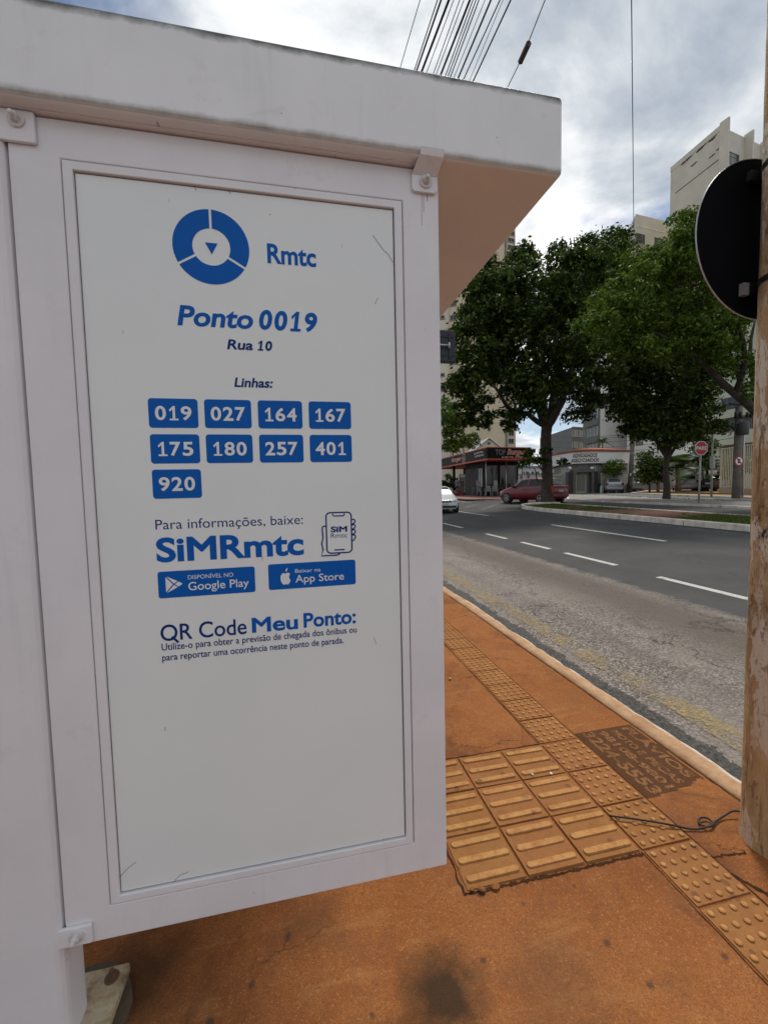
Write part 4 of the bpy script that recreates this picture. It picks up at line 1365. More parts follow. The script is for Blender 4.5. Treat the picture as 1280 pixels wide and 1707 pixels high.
GREYC = wallmat('grey_cladding', (.17, .175, .18))
WFRAME = M('window_frame', (.22, .215, .20), .5)
MOULD = M('black_mould', (.05, .05, .045), .9, .4, 2)
class Face:
    """an upright wall face P + u*a + z; pixel rectangles land on it"""
    def __init__(s, P, Q):
        s.P = np.array([P[0], P[1], 0.0])
        u = np.array([Q[0] - P[0], Q[1] - P[1], 0.0])
        s.L = np.linalg.norm(u)
        s.u = u / s.L
        s.n = np.array([s.u[1], -s.u[0], 0])
        if np.dot(s.n, EYE - s.P) < 0:
            s.n = -s.n
    def uz(s, x, y):
        q = onplane(x, y, s.P, s.n)
        return float(np.dot(q - s.P, s.u)), float(q[2])
    def pt(s, a, z, d=0.0):
        q = s.P + s.u * a + s.n * d
        return (q[0], q[1], z)
def slab(b, f, a0, a1, z0, z1, d0, d1):
    vs = [f.pt(a, z, d) for d in (d0, d1) for (a, z) in ((a0, z0), (a1, z0), (a1, z1), (a0, z1))]
    b.add(vs, [(3, 2, 1, 0), (4, 5, 6, 7), (0, 1, 5, 4), (1, 2, 6, 5), (2, 3, 7, 6), (3, 0, 4, 7)])
def window(f, a0, a1, z0, z1, parent, mull=1, t=.07, frame=WFRAME, glass=GLASS, bar=0, sill=True):
    b = MB()
    for (p0, p1, q0, q1) in ((a0, a1, z0, z0 + t), (a0, a1, z1 - t, z1), (a0, a0 + t, z0 + t, z1 - t), (a1 - t, a1, z0 + t, z1 - t)):
        slab(b, f, p0, p1, q0, q1, -.02, .06)
    for k in range(1, mull + 1):
        c = a0 + (a1 - a0) * k / (mull + 1)
        slab(b, f, c - t * .35, c + t * .35, z0 + t, z1 - t, -.02, .045)
    if bar:
        c = z0 + (z1 - z0) * bar
        slab(b, f, a0 + t, a1 - t, c - t * .35, c + t * .35, -.02, .048)
    w = b.build('window', frame, parent)
    b = MB()
    slab(b, f, a0 + t * .9, a1 - t * .9, z0 + t * .9, z1 - t * .9, -.02, .012)
    b.build('pane', glass, w)
    if sill:
        b = MB()
        slab(b, f, a0 - .08, a1 + .08, z0 - .09, z0 - .005, -.02, .10)
        b.build('sill', CONC, w)
    return w
def pxwin(f, x0, y0, x1, y1, parent, **k):
    xm, ym = (x0 + x1) / 2, (y0 + y1) / 2
    a0, a1 = f.uz(x0, ym)[0], f.uz(x1, ym)[0]
    z0, z1 = f.uz(xm, y1)[1], f.uz(xm, y0)[1]
    return window(f, min(a0, a1), max(a0, a1), z0, z1, parent, **k)
def block(name, mat, parent, quad, z0, z1):
    b = MB()
    b.prism([(q[0], q[1]) for q in quad], lambda a, q, d: (a, q, d), z0, z1)
    return b.build(name, mat, parent)
# --- beige tower behind the kiosk
C = atD(859, 600, 74); A = atD(764, 600, 70); 
tw = thing('apartment_tower', 'tall beige apartment tower behind the kiosk', 'building', (C[0], C[1], .4))
back = np.array([FW[0], FW[1], 0]) * 14
ztop = atD(859, 374, 74)[2]
block('wall', BEIGE, tw, [A, C, C + back, A + back], .3, ztop)
fA = Face(A, C)
L = atD(700, 600, 73)
A2 = A + np.array([FW[0], FW[1], 0]) * 1.6
block('side_wing', CREAM, tw, [L + back * .1, A2, A2 + back * .9, L + back], .3, ztop + 14)
fL = Face(L + back * .1, A2)
for y in (505, 553, 602, 650, 698):
    for dy in (0, 24):
        if 500 < y + dy < 690:
            pxwin(fL, 750, y + dy - 4, 761, y + dy + 5, tw, t=.10)
for y in np.arange(500, 690, 24):
    pxwin(fL, 734, y + 2, 741, y + 8, tw, t=.10, mull=0)
b = MB()
a_ = fL.uz(748.5, 600)[0]
slab(b, fL, a_ - .1, a_ + .1, .4, ztop + 13, 0, .14)
b.build('pilaster', BEIGE, tw)
for y in np.arange(505, 735, 21):
    pxwin(fA, 768, y, 770.5, y + 7, tw, t=.06, mull=0)
for y in (388, 400, 412, 424):
    pxwin(fA, 846, y - 3, 857, y + 4, tw, t=.08)
for (x, y) in ((814.5, 715), (815, 737), (814, 693)):
    pxwin(fA, x - 2.2, y - 3, x + 2.2, y + 3, tw, t=.07, mull=0)
for y in (692, 708, 722, 735):
    pxwin(fA, 847, y - 4, 856, y + 4, tw, t=.09)
for y in (703, 650, 600):
    z = fA.uz(815, y)[1]
    b = MB()
    slab(b, fA, .3, fA.L - .2, z - .1, z + .1, 0, .10)
    b.build('string_course', CREAM, tw)
b = MB()
a_ = fA.uz(843, 700)[0]
slab(b, fA, a_ - .15, a_ + .15, .4, ztop - 2, 0, .25)
b.build('downpipe', CONC, tw)
# --- pale gabled house behind the kiosk
H0, H1 = atD(795, 780, 58), atD(835, 780, 58)
hs_ = thing('house', 'pale gabled house just behind the kiosk roof', 'house', (H0[0], H0[1], .4))
fH = Face(H0, H1)
zt, ze = fH.uz(814, 732)[1], fH.uz(814, 748)[1]
b = MB()
gab = [(0, .3), (fH.L, .3), (fH.L, ze), (fH.L * .5, zt), (0, ze)]
b.prism(gab, lambda a, z, d: fH.pt(a, z, d), -6, 0)
b.build('wall', CREAM, hs_)
b = MB()
for s0, s1 in (((-.4, ze - .25), (fH.L * .5, zt + .12)), ((fH.L * .5, zt + .12), (fH.L + .4, ze - .25))):
    b.prism([s0, s1, (s1[0], s1[1] + .14), (s0[0], s0[1] + .14)], lambda a, z, d: fH.pt(a, z, d), -6.3, .35)
b.build('roof', OFFW, hs_)
pxwin(fH, 812, 737, 816.5, 741.5, hs_, mull=0, sill=False)
# --- right tower with a blank side wall
C = atD(1197, 500, 66); Lf = atD(1113, 500, 74.8); Rt = atD(1330, 500, 74)
rt = thing('apartment_tower', 'tall taupe tower with blank left wall and window bays, behind sign', 'building', (C[0], C[1], .4))
zc = atD(1197, 222, 66)[2]
back = Lf - C + (Rt - C)
block('wall', TAUPE, rt, [C, Rt, C + back, Lf], .3, zc - .45)
fL_, fR_ = Face(Lf, C), Face(C, Rt)
b = MB()
slab(b, fL_, -.02, fL_.L + .12, zc - .6, zc + .25, -.35, .06)
b.build('parapet', TAUPE, rt)
b = MB()
z = fL_.uz(1160, 295)[1]
slab(b, fL_, 1.0, fL_.L - .6, z - .06, z + .06, -.01, .03)
b.build('dark_joint', DARK, rt)
b = MB()
for k in range(16):
    a = random.uniform(.2, .98) * fL_.L
    w = random.uniform(.2, .9)
    h = random.uniform(.12, .5) * (1 if k < 13 else 1.6)
    z1 = zc - .62 if k < 13 else zc - random.uniform(2.2, 3.4)
    q = [(a + w * math.cos(t) * random.uniform(.6, 1), z1 - h / 2 + h / 2 * math.sin(t) * random.uniform(.5, 1)) for t in np.linspace(0, 5.8, 11)]
    b.add([fL_.pt(x, y, .012 + .0008 * k) for x, y in q], [tuple(range(11))])
b.build('mould_stain', MOULD, rt)['kind'] = 'stuff'
for k, x in enumerate((1198.5, 1239, 1266, 1300)):
    a = fR_.uz(x, 300)[0]
    b = MB()
    slab(b, fR_, a - .12, a + .22, 2, zc + (.05 if k == 0 else -.1), -.1, 1.15)
    b.build('fin', TAUPE, rt)
f0, f1 = fR_.uz(1204, 256), fR_.uz(1231, 256)
g0, g1 = fR_.uz(1243, 260), fR_.uz(1263, 260)
h0, h1 = fR_.uz(1269, 262), fR_.uz(1297, 262)
zw = f0[1]
for k in range(14):
    for a0, a1 in ((f0[0], f1[0]), (g0[0], g1[0]), (h0[0], h1[0])):
        window(fR_, a0, a1, zw - 1.0 - 3.35 * k, zw + .75 - 3.35 * k, rt, mull=3, bar=.62)
    b = MB()
    slab(b, fR_, f0[0] - .4, h1[0] + .3, zw - 2.35 - 3.35 * k, zw - 1.35 - 3.35 * k, 0, .12)
    b.build('spandrel', TAUPE, rt)
# --- lower pale block left of that tower
C = atD(1056, 600, 80); Lf = atD(1028, 600, 92); Rt = atD(1135, 600, 84)
lb = thing('apartment_block', 'pale beige block top showing left of the blank walled tower', 'building', (C[0], C[1], .4))
zc = atD(1056, 366, 80)[2]
block('wall', TAUPE, lb, [C, Rt, Rt + Lf - C, Lf], .3, zc)
fR_ = Face(C, Rt)
z0 = fR_.uz(1068, 392)[1]
for k in range(12):
    for xa, xb in ((1059, 1074), (1090, 1105)):
        a0, a1 = fR_.uz(xa, 400)[0], fR_.uz(xb, 400)[0]
        window(fR_, a0, a1, z0 - 1.6 - 3.2 * k, z0 + .2 - 3.2 * k, lb, mull=2)
b = MB()
z = fR_.uz(1080, 381)[1]
slab(b, fR_, 0, fR_.L, z - .08, z + .08, 0, .08)
b.build('string_course', OFFW, lb)
# --- white and grey mid tower behind the law office
C = atD(1000, 700, 72); Lf = atD(974, 700, 78); Rt = atD(1075, 700, 76)
mt = thing('apartment_tower', 'white tower with grey balcony side behind the law office', 'building', (C[0], C[1], .4))
zt = atD(1000, 585, 72)[2]
block('wall', OFFW, mt, [C, Rt, Rt + Lf - C, Lf], .3, zt)
fL_, fR_ = Face(Lf, C), Face(C, Rt)
b = MB()
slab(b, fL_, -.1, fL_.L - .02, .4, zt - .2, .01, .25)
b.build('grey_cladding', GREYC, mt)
for k in range(11):
    zk = zt - 2.6 - 3.0 * k
    window(fL_, .9, 2.6, zk, zk + 1.6, mt, mull=1, sill=False) if False else None
    b = MB()
    slab(b, fL_, 2.0, fL_.L - .3, zk, zk + 1.7, .25, .29)
    w = b.build('window', GLASS, mt)
    for j in range(4):
        a = 2.0 + (fL_.L - 2.3) * j / 3
        b = MB()
        slab(b, fL_, a - .05, a + .05, zk, zk + 1.7, .28, .34)
        b.build('mullion', OFFW, w)
    b = MB()
    slab(b, fL_, 1.6, fL_.L - .1, zk - 1.1, zk - .1, .25, .55)
    b.build('balcony', GREYC, mt)
    b = MB()
    slab(b, fL_, .3, 1.1, zk + .2, zk + 1.5, .25, .28)
    b.build('window', GLASS, mt)
    b = MB()
    slab(b, fR_, 0.1, fR_.L, zk - .36, zk - .30, 0, .035)
    b.build('floor_line', CONC, mt)
for k in range(11):
    zk = zt - 2.4 - 3.0 * k
    for xa in (1046, 1061):
        a0 = fR_.uz(xa, 650)[0]
        window(fR_, a0, a0 + 1.0, zk, zk + 1.3, mt, mull=1)
# --- low grey glazed building
C = atD(974, 730, 92); Lf = atD(953, 730, 90); Rt = atD(997, 730, 96)
gb = thing('office_building', 'low grey glazed office building left of the white tower', 'building', (C[0], C[1], .4))
zt = atD(974, 714, 92)[2]
block('wall', GREYC, gb, [Lf, C, Rt, Rt + np.array([5, 20, 0]), Lf + np.array([5, 20, 0])], .3, zt)
GGLASS = M('green_grey_glass', (.16, .19, .19), .15, .2, .3, spec=.6)
for f in (Face(Lf, C), Face(C, Rt)):
    for k in range(4):
        for j in range(5):
            a = f.L * (j + .1) / 5
            window(f, a, a + f.L / 5 * .82, zt - 1.9 - 2.6 * k, zt - .5 - 2.6 * k, gb, mull=1, t=.06, frame=OFFW, glass=GGLASS if j % 2 else GLASS, sill=False)
    b = MB()
    slab(b, f, -.1, f.L + .1, zt - .2, zt + .15, 0, .25)
    b.build('roof_edge', CONC, gb)
# --- sage green block behind the fence
C = atD(1193, 760, 44); Rt = atD(1275, 760, 39); Bk = atD(1170, 760, 52)
sb = thing('apartment_block', 'sage green block with dark balconies behind the bar fence', 'building', (C[0], C[1], .4))
zt = atD(1193, 690, 44)[2] + 1.2
block('wall', SAGE, sb, [C, Rt, Rt + Bk - C, Bk], .3, zt + 9)
f = Face(C, Rt)
for (y0, y1, mu) in ((697, 719, 5), (742, 758, 6), (660, 682, 5)):
    a0, a1 = f.uz(1200, 740)[0], f.uz(1262, 740)[0]
    z0, z1 = f.uz(1225, y1)[1], f.uz(1225, y0)[1]
    window(f, a0, a1, z0, z1, sb, mull=mu, t=.06)
for y0, y1 in ((720, 741), (683, 696)):
    z0, z1 = f.uz(1225, y1)[1], f.uz(1225, y0)[1]
    b = MB()
    slab(b, f, f.uz(1194, 740)[0], f.uz(1272, 740)[0], z0, z1, 0, .7)
    b.build('balcony', SAGE, sb)
b = MB()
slab(b, Face(Bk, C), 0, 2.2, .4, zt + 8, 0, .05)
b.build('white_strip', OFFW, sb)
# --- backdrop row: distant apartment block closing the street behind the trees at right
C = atD(1115, 700, 58); Rt = atD(1200, 700, 58)
wb = thing('apartment_block', 'off white apartment wall seen through gaps of the right trees', 'building', (C[0], C[1], .4))
zt = atD(1150, 590, 58)[2]
block('wall', OFFW, wb, [C, Rt, Rt + np.array([4, 12, 0]), C + np.array([4, 12, 0])], .3, zt)
f = Face(C, Rt)
for k in range(4):
    for j in range(4):
        window(f, .6 + j * 1.75, 1.8 + j * 1.75, zt - 3 - k * 3, zt - 1.5 - k * 3, wb)

# ================================================================== LAW OFFICE
fp = [atD(917, 790, 47), atD(930, 790, 44.6), atD(945, 790, 42.6), atD(957, 790, 41.5), atD(969, 790, 41), atD(985, 790, 41), atD(1000, 790, 41.2), atD(1020, 790, 41.8), atD(1054, 790, 43.2)]
fp = [np.array([q[0], q[1], 0]) for q in fp]
lo = thing('law_office', 'low white corner office with red tiled roof and lettered curved fascia', 'building', (fp[4][0], fp[4][1], .45))
LOW = wallmat('office_white', (.8, .79, .77), .05, .15)
def strip(b, P, z0, z1, d):
    """band following the curved front, thickness d inwards"""
    n = len(P)
    inn = []
    for i in range(n):
        t = P[min(i + 1, n - 1)] - P[max(i - 1, 0)]
        t = t / np.linalg.norm(t)
        inn.append(P[i] + np.array([-t[1], t[0], 0]) * d)
    vs = [(q[0], q[1], z) for z in (z0, z1) for q in list(P) + inn]
    m_ = 2 * n
    fs = []
    for i in range(n - 1):
        fs += [(i, i + 1, m_ + i + 1, m_ + i), (n + i + 1, n + i, m_ + n + i, m_ + n + i + 1), (m_ + i, m_ + i + 1, m_ + n + i + 1, m_ + n + i), (i + 1, i, n + i, n + i + 1)]
    fs += [(0, m_, m_ + n, n), (n - 1, 2 * n - 1, m_ + 2 * n - 1, m_ + n - 1)]
    b.add(vs, fs)
def shift(P, d):
    out = []
    n = len(P)
    for i in range(n):
        t = P[min(i + 1, n - 1)] - P[max(i - 1, 0)]
        t = t / np.linalg.norm(t)
        out.append(P[i] + np.array([-t[1], t[0], 0]) * d)
    return out
ZB, ZT = 3.42, 4.56
b = MB(); strip(b, fp, ZB, ZT, 1.0); b.build('fascia', LOW, lo)
b = MB(); strip(b, shift(fp, -.06), ZT, ZT + .10, .4); b.build('gutter', M('roof_gutter', (.06, .05, .045), .7), lo)
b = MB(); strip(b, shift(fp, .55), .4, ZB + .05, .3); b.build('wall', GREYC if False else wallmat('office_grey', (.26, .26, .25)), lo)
apex = atD(983, 748.5, 47)
TERRA = M('terracotta_tiles', (.33, .095, .045), .85, .3, 2.5, .5, 14, .03)
sp2 = shift(fp, -.1)
rf = MB()
ridge = [np.array([apex[0] + (q[0] - apex[0]) * .10, apex[1] + (q[1] - apex[1]) * .10, apex[2]]) for q in sp2]
rf.add([(q[0], q[1], ZT + .10) for q in sp2] + [tuple(q) for q in ridge] + [(q[0], q[1], ZT + .02) for q in sp2], [(i, i + 1, 9 + i + 1, 9 + i) for i in range(8)] + [(18 + i, 18 + i + 1, i + 1, i) for i in range(8)])
roof_ = rf.build('roof', TERRA, lo)
b = MB()
for i in range(8):
    m_ = 5 if i not in (7,) else 9
    for k in range(m_):
        t = (k + .5) / m_
        p_ = np.array([*(sp2[i] * (1 - t) + sp2[i + 1] * t)[:2], ZT + .13])
        q_ = ridge[i] * (1 - t) + ridge[i + 1] * t + np.array([0, 0, .03])
        b.tube([p_, q_], .07, 5)
b.build('tile_rows', TERRA, roof_)
# raised gold lettering follows the curve
GOLD = M('gold_letters', (.10, .062, .012), .5, .3, 3)
def curve_text(txt, x0, x1, zb, h):
    u0 = []
    acc = [0]
    for i in range(8):
        acc.append(acc[-1] + np.linalg.norm(fp[i + 1] - fp[i]))
    def at(s_):
        for i in range(8):
            if s_ <= acc[i + 1]:
                t = (s_ - acc[i]) / (acc[i + 1] - acc[i])
                p_ = fp[i] * (1 - t) + fp[i + 1] * t
                d = fp[i + 1] - fp[i]
                d = d / np.linalg.norm(d)
                return p_ + np.array([d[1], -d[0], 0]) * .07
        return fp[-1]
    def spx(x):
        best = min(np.linspace(0, acc[-1], 600), key=lambda s_: abs((lambda v: PX + F * np.dot(v, RT) / np.dot(v, FW))(at(s_) + np.array([0, 0, 4]) - EYE) - x))
        return best
    b = MB()
    text_on(b, txt, lambda a, z, d: tuple(at(a) + np.array([0, 0, z])), spx(x0), spx(x1), zb, h, .012, thick=.0)
    b.build('fascia_lettering', GOLD, lo)
curve_text('ADVOGADOS', 954, 995, 4.02, .36)
curve_text('ASSOCIADOS', 951, 998, 3.56, .34)
# entrance portal, gate, flank walls
f = Face(fp[3], fp[6])
def fx(x): return f.uz(x, 800)[0]
b = MB()
slab(b, f, fx(953), fx(956.5), .45, 2.75, -.5, .35); slab(b, f, fx(984), fx(987.5), .45, 2.75, -.5, .35)
slab(b, f, fx(953), fx(987.5), 2.55, 2.85, -.5, .38)
b.build('portal', M('portal_stone', (.13, .12, .105), .7, .2, 3), lo)
b = MB()
slab(b, f, fx(945), fx(952.6), .45, 2.6, -.4, .3)
GRAN = M('dark_granite', (.03, .03, .03), .4)
b.build('pillar', GRAN, lo)
b = MB()
slab(b, f, fx(988), fx(993.5), .45, 2.6, -.4, .3)
b.build('pillar', GRAN, lo)
CREAMM = M('cream_metal', (.50, .46, .34), .5)
g = MB()
for a0, a1 in ((fx(959), fx(960.2)), (fx(975), fx(976.2))):
    slab(g, f, a0, a1, .5, 2.35, .0, .06)
slab(g, f, fx(960.2), fx(975), .5, .62, .0, .06)
gate = g.build('gate', CREAMM, lo)
for k in range(11):
    a = fx(960.8) + (fx(974.6) - fx(960.8)) * k / 10
    g = MB()
    slab(g, f, a - .018, a + .018, .62, 2.35, .01, .04)
    g.build('bar', M('gate_bar', (.35, .33, .28), .5) if k == 0 else bpy.data.materials['gate_bar'], gate)
for (x0, x1, xa, xb, dd) in ((919, 944, 1, 3, 0), (994, 1020, 6, 8, 0)):
    ff = Face(fp[xa], fp[xb])
    a0, a1 = ff.uz(x0, 800)[0], ff.uz(x1, 800)[0]
    b = MB()
    slab(b, ff, a0, a1, .4, 1.15, .4, .55)
    lw = b.build('low_wall', OFFW, lo)
    b = MB()
    slab(b, ff, a0, a1, 2.32, 2.44, .42, .54)
    b.build('rail', CREAMM, lw)
    m_ = 20
    for k in range(m_):
        a = a0 + (a1 - a0) * (k + .5) / m_
        b = MB()
        slab(b, ff, a - .018, a + .018, 1.15, 2.33, .46, .50)
        b.build('bar', CREAMM, lw)
ff = Face(fp[6], fp[8])
b = MB()
slab(b, ff, ff.uz(1021, 800)[0], ff.uz(1047, 800)[0], .4, 2.3, .4, .55)
b.build('boundary_wall', wallmat('wall_pale', (.47, .45, .41)), lo)
b = MB()
slab(b, ff, ff.uz(1021, 800)[0], ff.uz(1047, 800)[0], .4, 1.15, .552, .57)
b.build('plinth', M('tan_plinth', (.25, .20, .15), .8), lo)
for (x0, x1) in ((929, 942), (995, 1006), (1008, 1019)):
    fw_ = Face(fp[1], fp[3]) if x0 < 950 else Face(fp[6], fp[8])
    window(fw_, fw_.uz(x0, 785)[0], fw_.uz(x1, 785)[0], 1.6, 3.2, lo, mull=2, t=.05, glass=GGLASS, sill=False) if False else None
    b = MB()
    slab(b, fw_, fw_.uz(x0, 785)[0], fw_.uz(x1, 785)[0], 1.4, 3.2, -.54, -.40)
    w = b.build('window', GGLASS, lo)
    for k in range(5):
        a = fw_.uz(x0, 785)[0] + (fw_.uz(x1, 785)[0] - fw_.uz(x0, 785)[0]) * k / 4
        b = MB()
        slab(b, fw_, a - .03, a + .03, 1.4, 3.2, -.41, -.37)
        b.build('mullion', OFFW, w)
for x in (949.5, 986):
    q = onplane(x, 780.5, f.P + f.n * .2, f.n)
    b = MB()
    b.lathe([(.02, -.16), (.12, -.12), (.16, 0), (.12, .12), (.02, .16)], 12, Matrix.Translation(q))
    b.build('globe_lamp', M('frosted_globe', (.8, .8, .78), .4) if x < 960 else bpy.data.materials['frosted_globe'], lo)
# white walls left of the office, right wall behind the parked cars
b = MB()
A, B = atD(864, 800, 50), atD(925, 800, 49)
f = Face(A, B)
slab(b, f, 0, f.L, .4, 2.6, -.2, 0)
wl = tag(b.build('boundary_wall', wallmat('white_wall', (.6, .58, .55))), 'white boundary wall between the kiosk and the office', 'wall')
b = MB()
slab(b, f, 0, f.L, 2.6, 2.72, -.25, .06)
b.build('coping', CONC, wl)
for k in range(3):
    b = MB()
    slab(b, f, 1.0 + k * 1.6, 1.25 + k * 1.6, .4, 2.9, 0, .1)
    b.build('pier', GREYC, wl)
wh = thing('house', 'white upper storey behind the wall right of the kiosk', 'house', tuple(atD(880, 800, 62)[:2]) + (.4,))
A, B = atD(862, 780, 62), atD(922, 780, 62)
f = Face(A, B)
block('wall', LOW, wh, [A, B, B + np.array([2, 8, 0]), A + np.array([2, 8, 0])], .3, f.uz(890, 779)[1])
for x in (869, 876, 885, 893):
    pxwin(f, x, 786, x + 5, 791, wh, t=.05, sill=False)
b = MB()
slab(b, f, -.3, f.L + .3, f.uz(890, 779)[1], f.uz(890, 777)[1], -8, .5)
b.build('roof', M('blue_grey_roof', (.18, .22, .28), .6), wh)
b = MB()
A, B = atD(1053, 800, 46), atD(1198, 800, 42)
f = Face(A, B)
slab(b, f, 0, f.L, .4, 2.15, -.25, 0)
w2 = tag(b.build('boundary_wall', wallmat('grey_wall', (.30, .28, .25))), 'grey boundary wall behind the parked cars at right', 'wall')
b = MB()
slab(b, f, 0, f.L, 2.15, 2.28, -.3, .05)
b.build('coping', OFFW, w2)
b = MB()
slab(b, f, 0, f.L, 2.28, 3.4, -.2, -.1)
b.build('upper_wall', OFFW, w2)

# ================================================================== BURGER KIOSK
K0, K1, K2 = atD(812, 760, 34.0), atD(722, 775, 52), atD(884, 758, 35.4)
K0[2] = K1[2] = K2[2] = 0
uL, uR = K1 - K0, K2 - K0
ki = thing('burger_kiosk', 'corner burger kiosk with black sign canopy trimmed in orange', 'kiosk', (K0[0], K0[1], .5))
KB, KT = 3.56, 4.62
fLk, fRk = Face(K0, K1), Face(K0, K2)
KBLACK = M('sign_black', (.010, .009, .009), .6, .2, 2, spec=.1)
KGREY = M('sign_grey', (.022, .021, .021), .6, .2, 2, spec=.1)
KRED = M('orange_trim', (.42, .075, .028), .5, .1, 2)
block('canopy', KBLACK, ki, [K0, K2, K2 + uL, K1], KB + .12, KT - .08)
for (z0, z1, nm) in ((KB, KB + .12, 'canopy_trim'), (KT - .08, KT, 'canopy_trim')):
    e = .06
    n0 = -(uL / np.linalg.norm(uL) + uR / np.linalg.norm(uR)) * e
    block(nm, KRED, ki, [K0 + n0, K2 - uL / np.linalg.norm(uL) * e, K2 + uL, K1 - uR / np.linalg.norm(uR) * e], z0, z1)
b = MB(); slab(b, fLk, .3, fLk.L - .3, KB + .15, KT - .12, 0, .02); b.build('sign_face', KGREY, ki)
ORANGE = M('orange_lettering', (.55, .14, .06), .5)
KW = M('pale_lettering', (.62, .58, .52), .5)
KDG = M('grey_lettering', (.16, .155, .15), .5)
def face_text(f, txt, px0, px1, py, zb, h, mat, bold, d, par, shear=0.0):
    a0, a1 = f.uz(px0, py)[0], f.uz(px1, py)[0]
    fn = lambda a, z, t: f.pt(a, z, d + t)
    b = MB()
    if a0 < a1:
        text_on(b, txt, fn, a0, a1, zb, h, bold, shear, thick=.01)
    else:
        text_on(b, txt, lambda a, z, t: f.pt(-a, z, d + t), -a0, -a1, zb, h, bold, shear, thick=.01)
    return b.build('sign_lettering', mat, par)
face_text(fRk, 'TOP', 825, 842, 752, KB + .40, .46, KDG, .02, .02, ki)
face_text(fRk, 'Burger', 844.5, 876, 754, KB + .42, .50, KW, .055, .02, ki, .25)
face_text(fRk, 'Burger', 845, 875.5, 754, KB + .43, .48, ORANGE, .02, .04, ki, .25)
face_text(fRk, '62 3637 7746   62 9938 4176', 836, 876, 763, KB + .18, .11, KW, .02, .02, ki)
face_text(fLk, '62 3637 7746', 791, 805.5, 757, KB + .66, .15, KW, .03, .04, ki)
face_text(fLk, '62 9938 4176', 792, 806.5, 762, KB + .40, .15, KW, .03, .04, ki)
face_text(fLk, 'Burger', 753, 769.5, 766, KB + .38, .44, KW, .055, .04, ki, .2)
face_text(fLk, 'Burger', 753.5, 769, 766, KB + .39, .42, ORANGE, .02, .06, ki, .2)
a0 = fLk.uz(773.5, 764)[0]
b = MB()
for k in range(24):
    q0, q1 = 2 * math.pi * k / 24, 2 * math.pi * (k + 1) / 24
    b.add([fLk.pt(a0 + r * 1.25 * math.cos(q), KB + .56 + r * math.sin(q), .045) for r, q in ((.42, q0), (.42, q1), (.37, q1), (.37, q0))], [(0, 1, 2, 3)])
b.build('sign_ring', KW, ki)
b = MB()
b.add([fLk.pt(a0 + x, KB + .56 + z, .05) for x, z in ((0, -.27), (.22, -.12), (.2, .08), (.05, .3), (-.05, .1), (-.2, .05), (-.2, -.14))], [tuple(range(7))])
b.build('flame_mark', ORANGE, ki)
# body under the canopy
def kpt(u, v): return K0 + uL * u + uR * v
KWALL = M('kiosk_wall', (.016, .015, .014), .7, .3, 2, spec=.1)
KLITE = M('kiosk_light_wall', (.05, .046, .042), .7, .3, 2, spec=.1)
block('body', KWALL, ki, [kpt(.12, .14), kpt(.12, .98), kpt(.40, .98), kpt(.40, .14)], .5, KB)
block('light_panel', KLITE, ki, [kpt(.20, .125), kpt(.20, .139), kpt(.395, .139), kpt(.395, .125)], .5, KB - .5)
fB = Face(kpt(.12, .14), kpt(.12, .98))
fS = Face(kpt(.12, .14), kpt(.40, .14))
for (a0, a1, z0, z1) in ((.1, 1.3, 1.3, 3.2), (1.6, 3.3, .6, 3.2)):
    window(fB, a0 + .05, min(a1, fB.L - .1), z0, z1, ki, mull=1, t=.07, sill=False)
window(fS, .3, 1.5, 1.3, 3.0, ki, mull=1, t=.07, sill=False)
for u, v in ((.05, .06), (.92, .10), (.60, .12), (.06, .55), (.06, .95), (.93, .93)):
    q = kpt(u, v)
    b = MB(); b.tube([(q[0], q[1], .5), (q[0], q[1], KB)], .055 if u < .5 else .16, 8)
    b.build('post', STEEL if u < .5 else KWALL, ki)
b = MB()
q0, q1 = kpt(.115, .30), kpt(.115, .96)
f_ = Face(q0, q1)
slab(b, f_, 0, f_.L, .5, 1.55, 0, .35)
b.build('counter', KLITE, ki)
fr_p = kpt(.47, .10)
fr = thing('display_fridge', 'lit glass door drinks fridge beside the kiosk wall', 'fridge', (fr_p[0], fr_p[1], .5))
ff = Face(kpt(.45, .08), kpt(.45, .08) + np.array([RT[0], RT[1], 0]) * .95)
b = MB(); slab(b, ff, 0, .95, .53, 2.65, -.7, 0); b.build('cabinet', KLITE, fr)
b = MB(); slab(b, ff, .07, .88, .75, 2.3, 0, .02); b.build('door', M('fridge_goods', (.30, .31, .27), .3, .6, 5), fr)
b = MB(); slab(b, ff, .0, .95, 2.32, 2.62, 0, .03); b.build('header', KW, fr)
# plastic chairs and tables in front
PLAST = M('grey_plastic', (.33, .34, .36), .5)
PLASTW = M('white_plastic', (.62, .62, .62), .5)
def chair(label, mat):
    t = thing('plastic_chair', label, 'chair', group='plastic chairs outside the kiosk')
    b = MB(); b.box((-.22, -.22, .42), (.22, .22, .45)); b.build('seat', mat, t, world=False, bevel=.01)
    b = MB()
    for k in range(5):
        b.box((-.2 + k * .085, .2, .45), (-.14 + k * .085, .225, .86))
    b.box((-.22, .195, .84), (.22, .23, .90)); b.build('backrest', mat, t, world=False)
    for x in (-1, 1):
        for y in (-1, 1):
            b = MB(); b.tube([(x * .24, y * .24, 0), (x * .2, y * .2, .43)], .022, 6); b.build('leg', mat, t, world=False)
        b = MB(); b.box((x * .25 - .025, -.2, .64), (x * .25 + .025, .22, .67)); b.box((x * .25 - .02, -.2, .45), (x * .25 + .02, -.16, .64)); b.build('armrest', mat, t, world=False)
    return t
ch = chair('grey plastic chair left of the pair before the kiosk', PLAST)
spots = [((801, 827), .4, 'grey plastic chair left of the pair before the kiosk'), ((813, 827.5), -.5, 'grey plastic chair in the middle before the kiosk corner'), ((825, 827), 2.6, 'grey plastic chair right of the middle one by the kiosk'), ((848, 827), 1.2, 'plastic chair just left of the red car hood')]
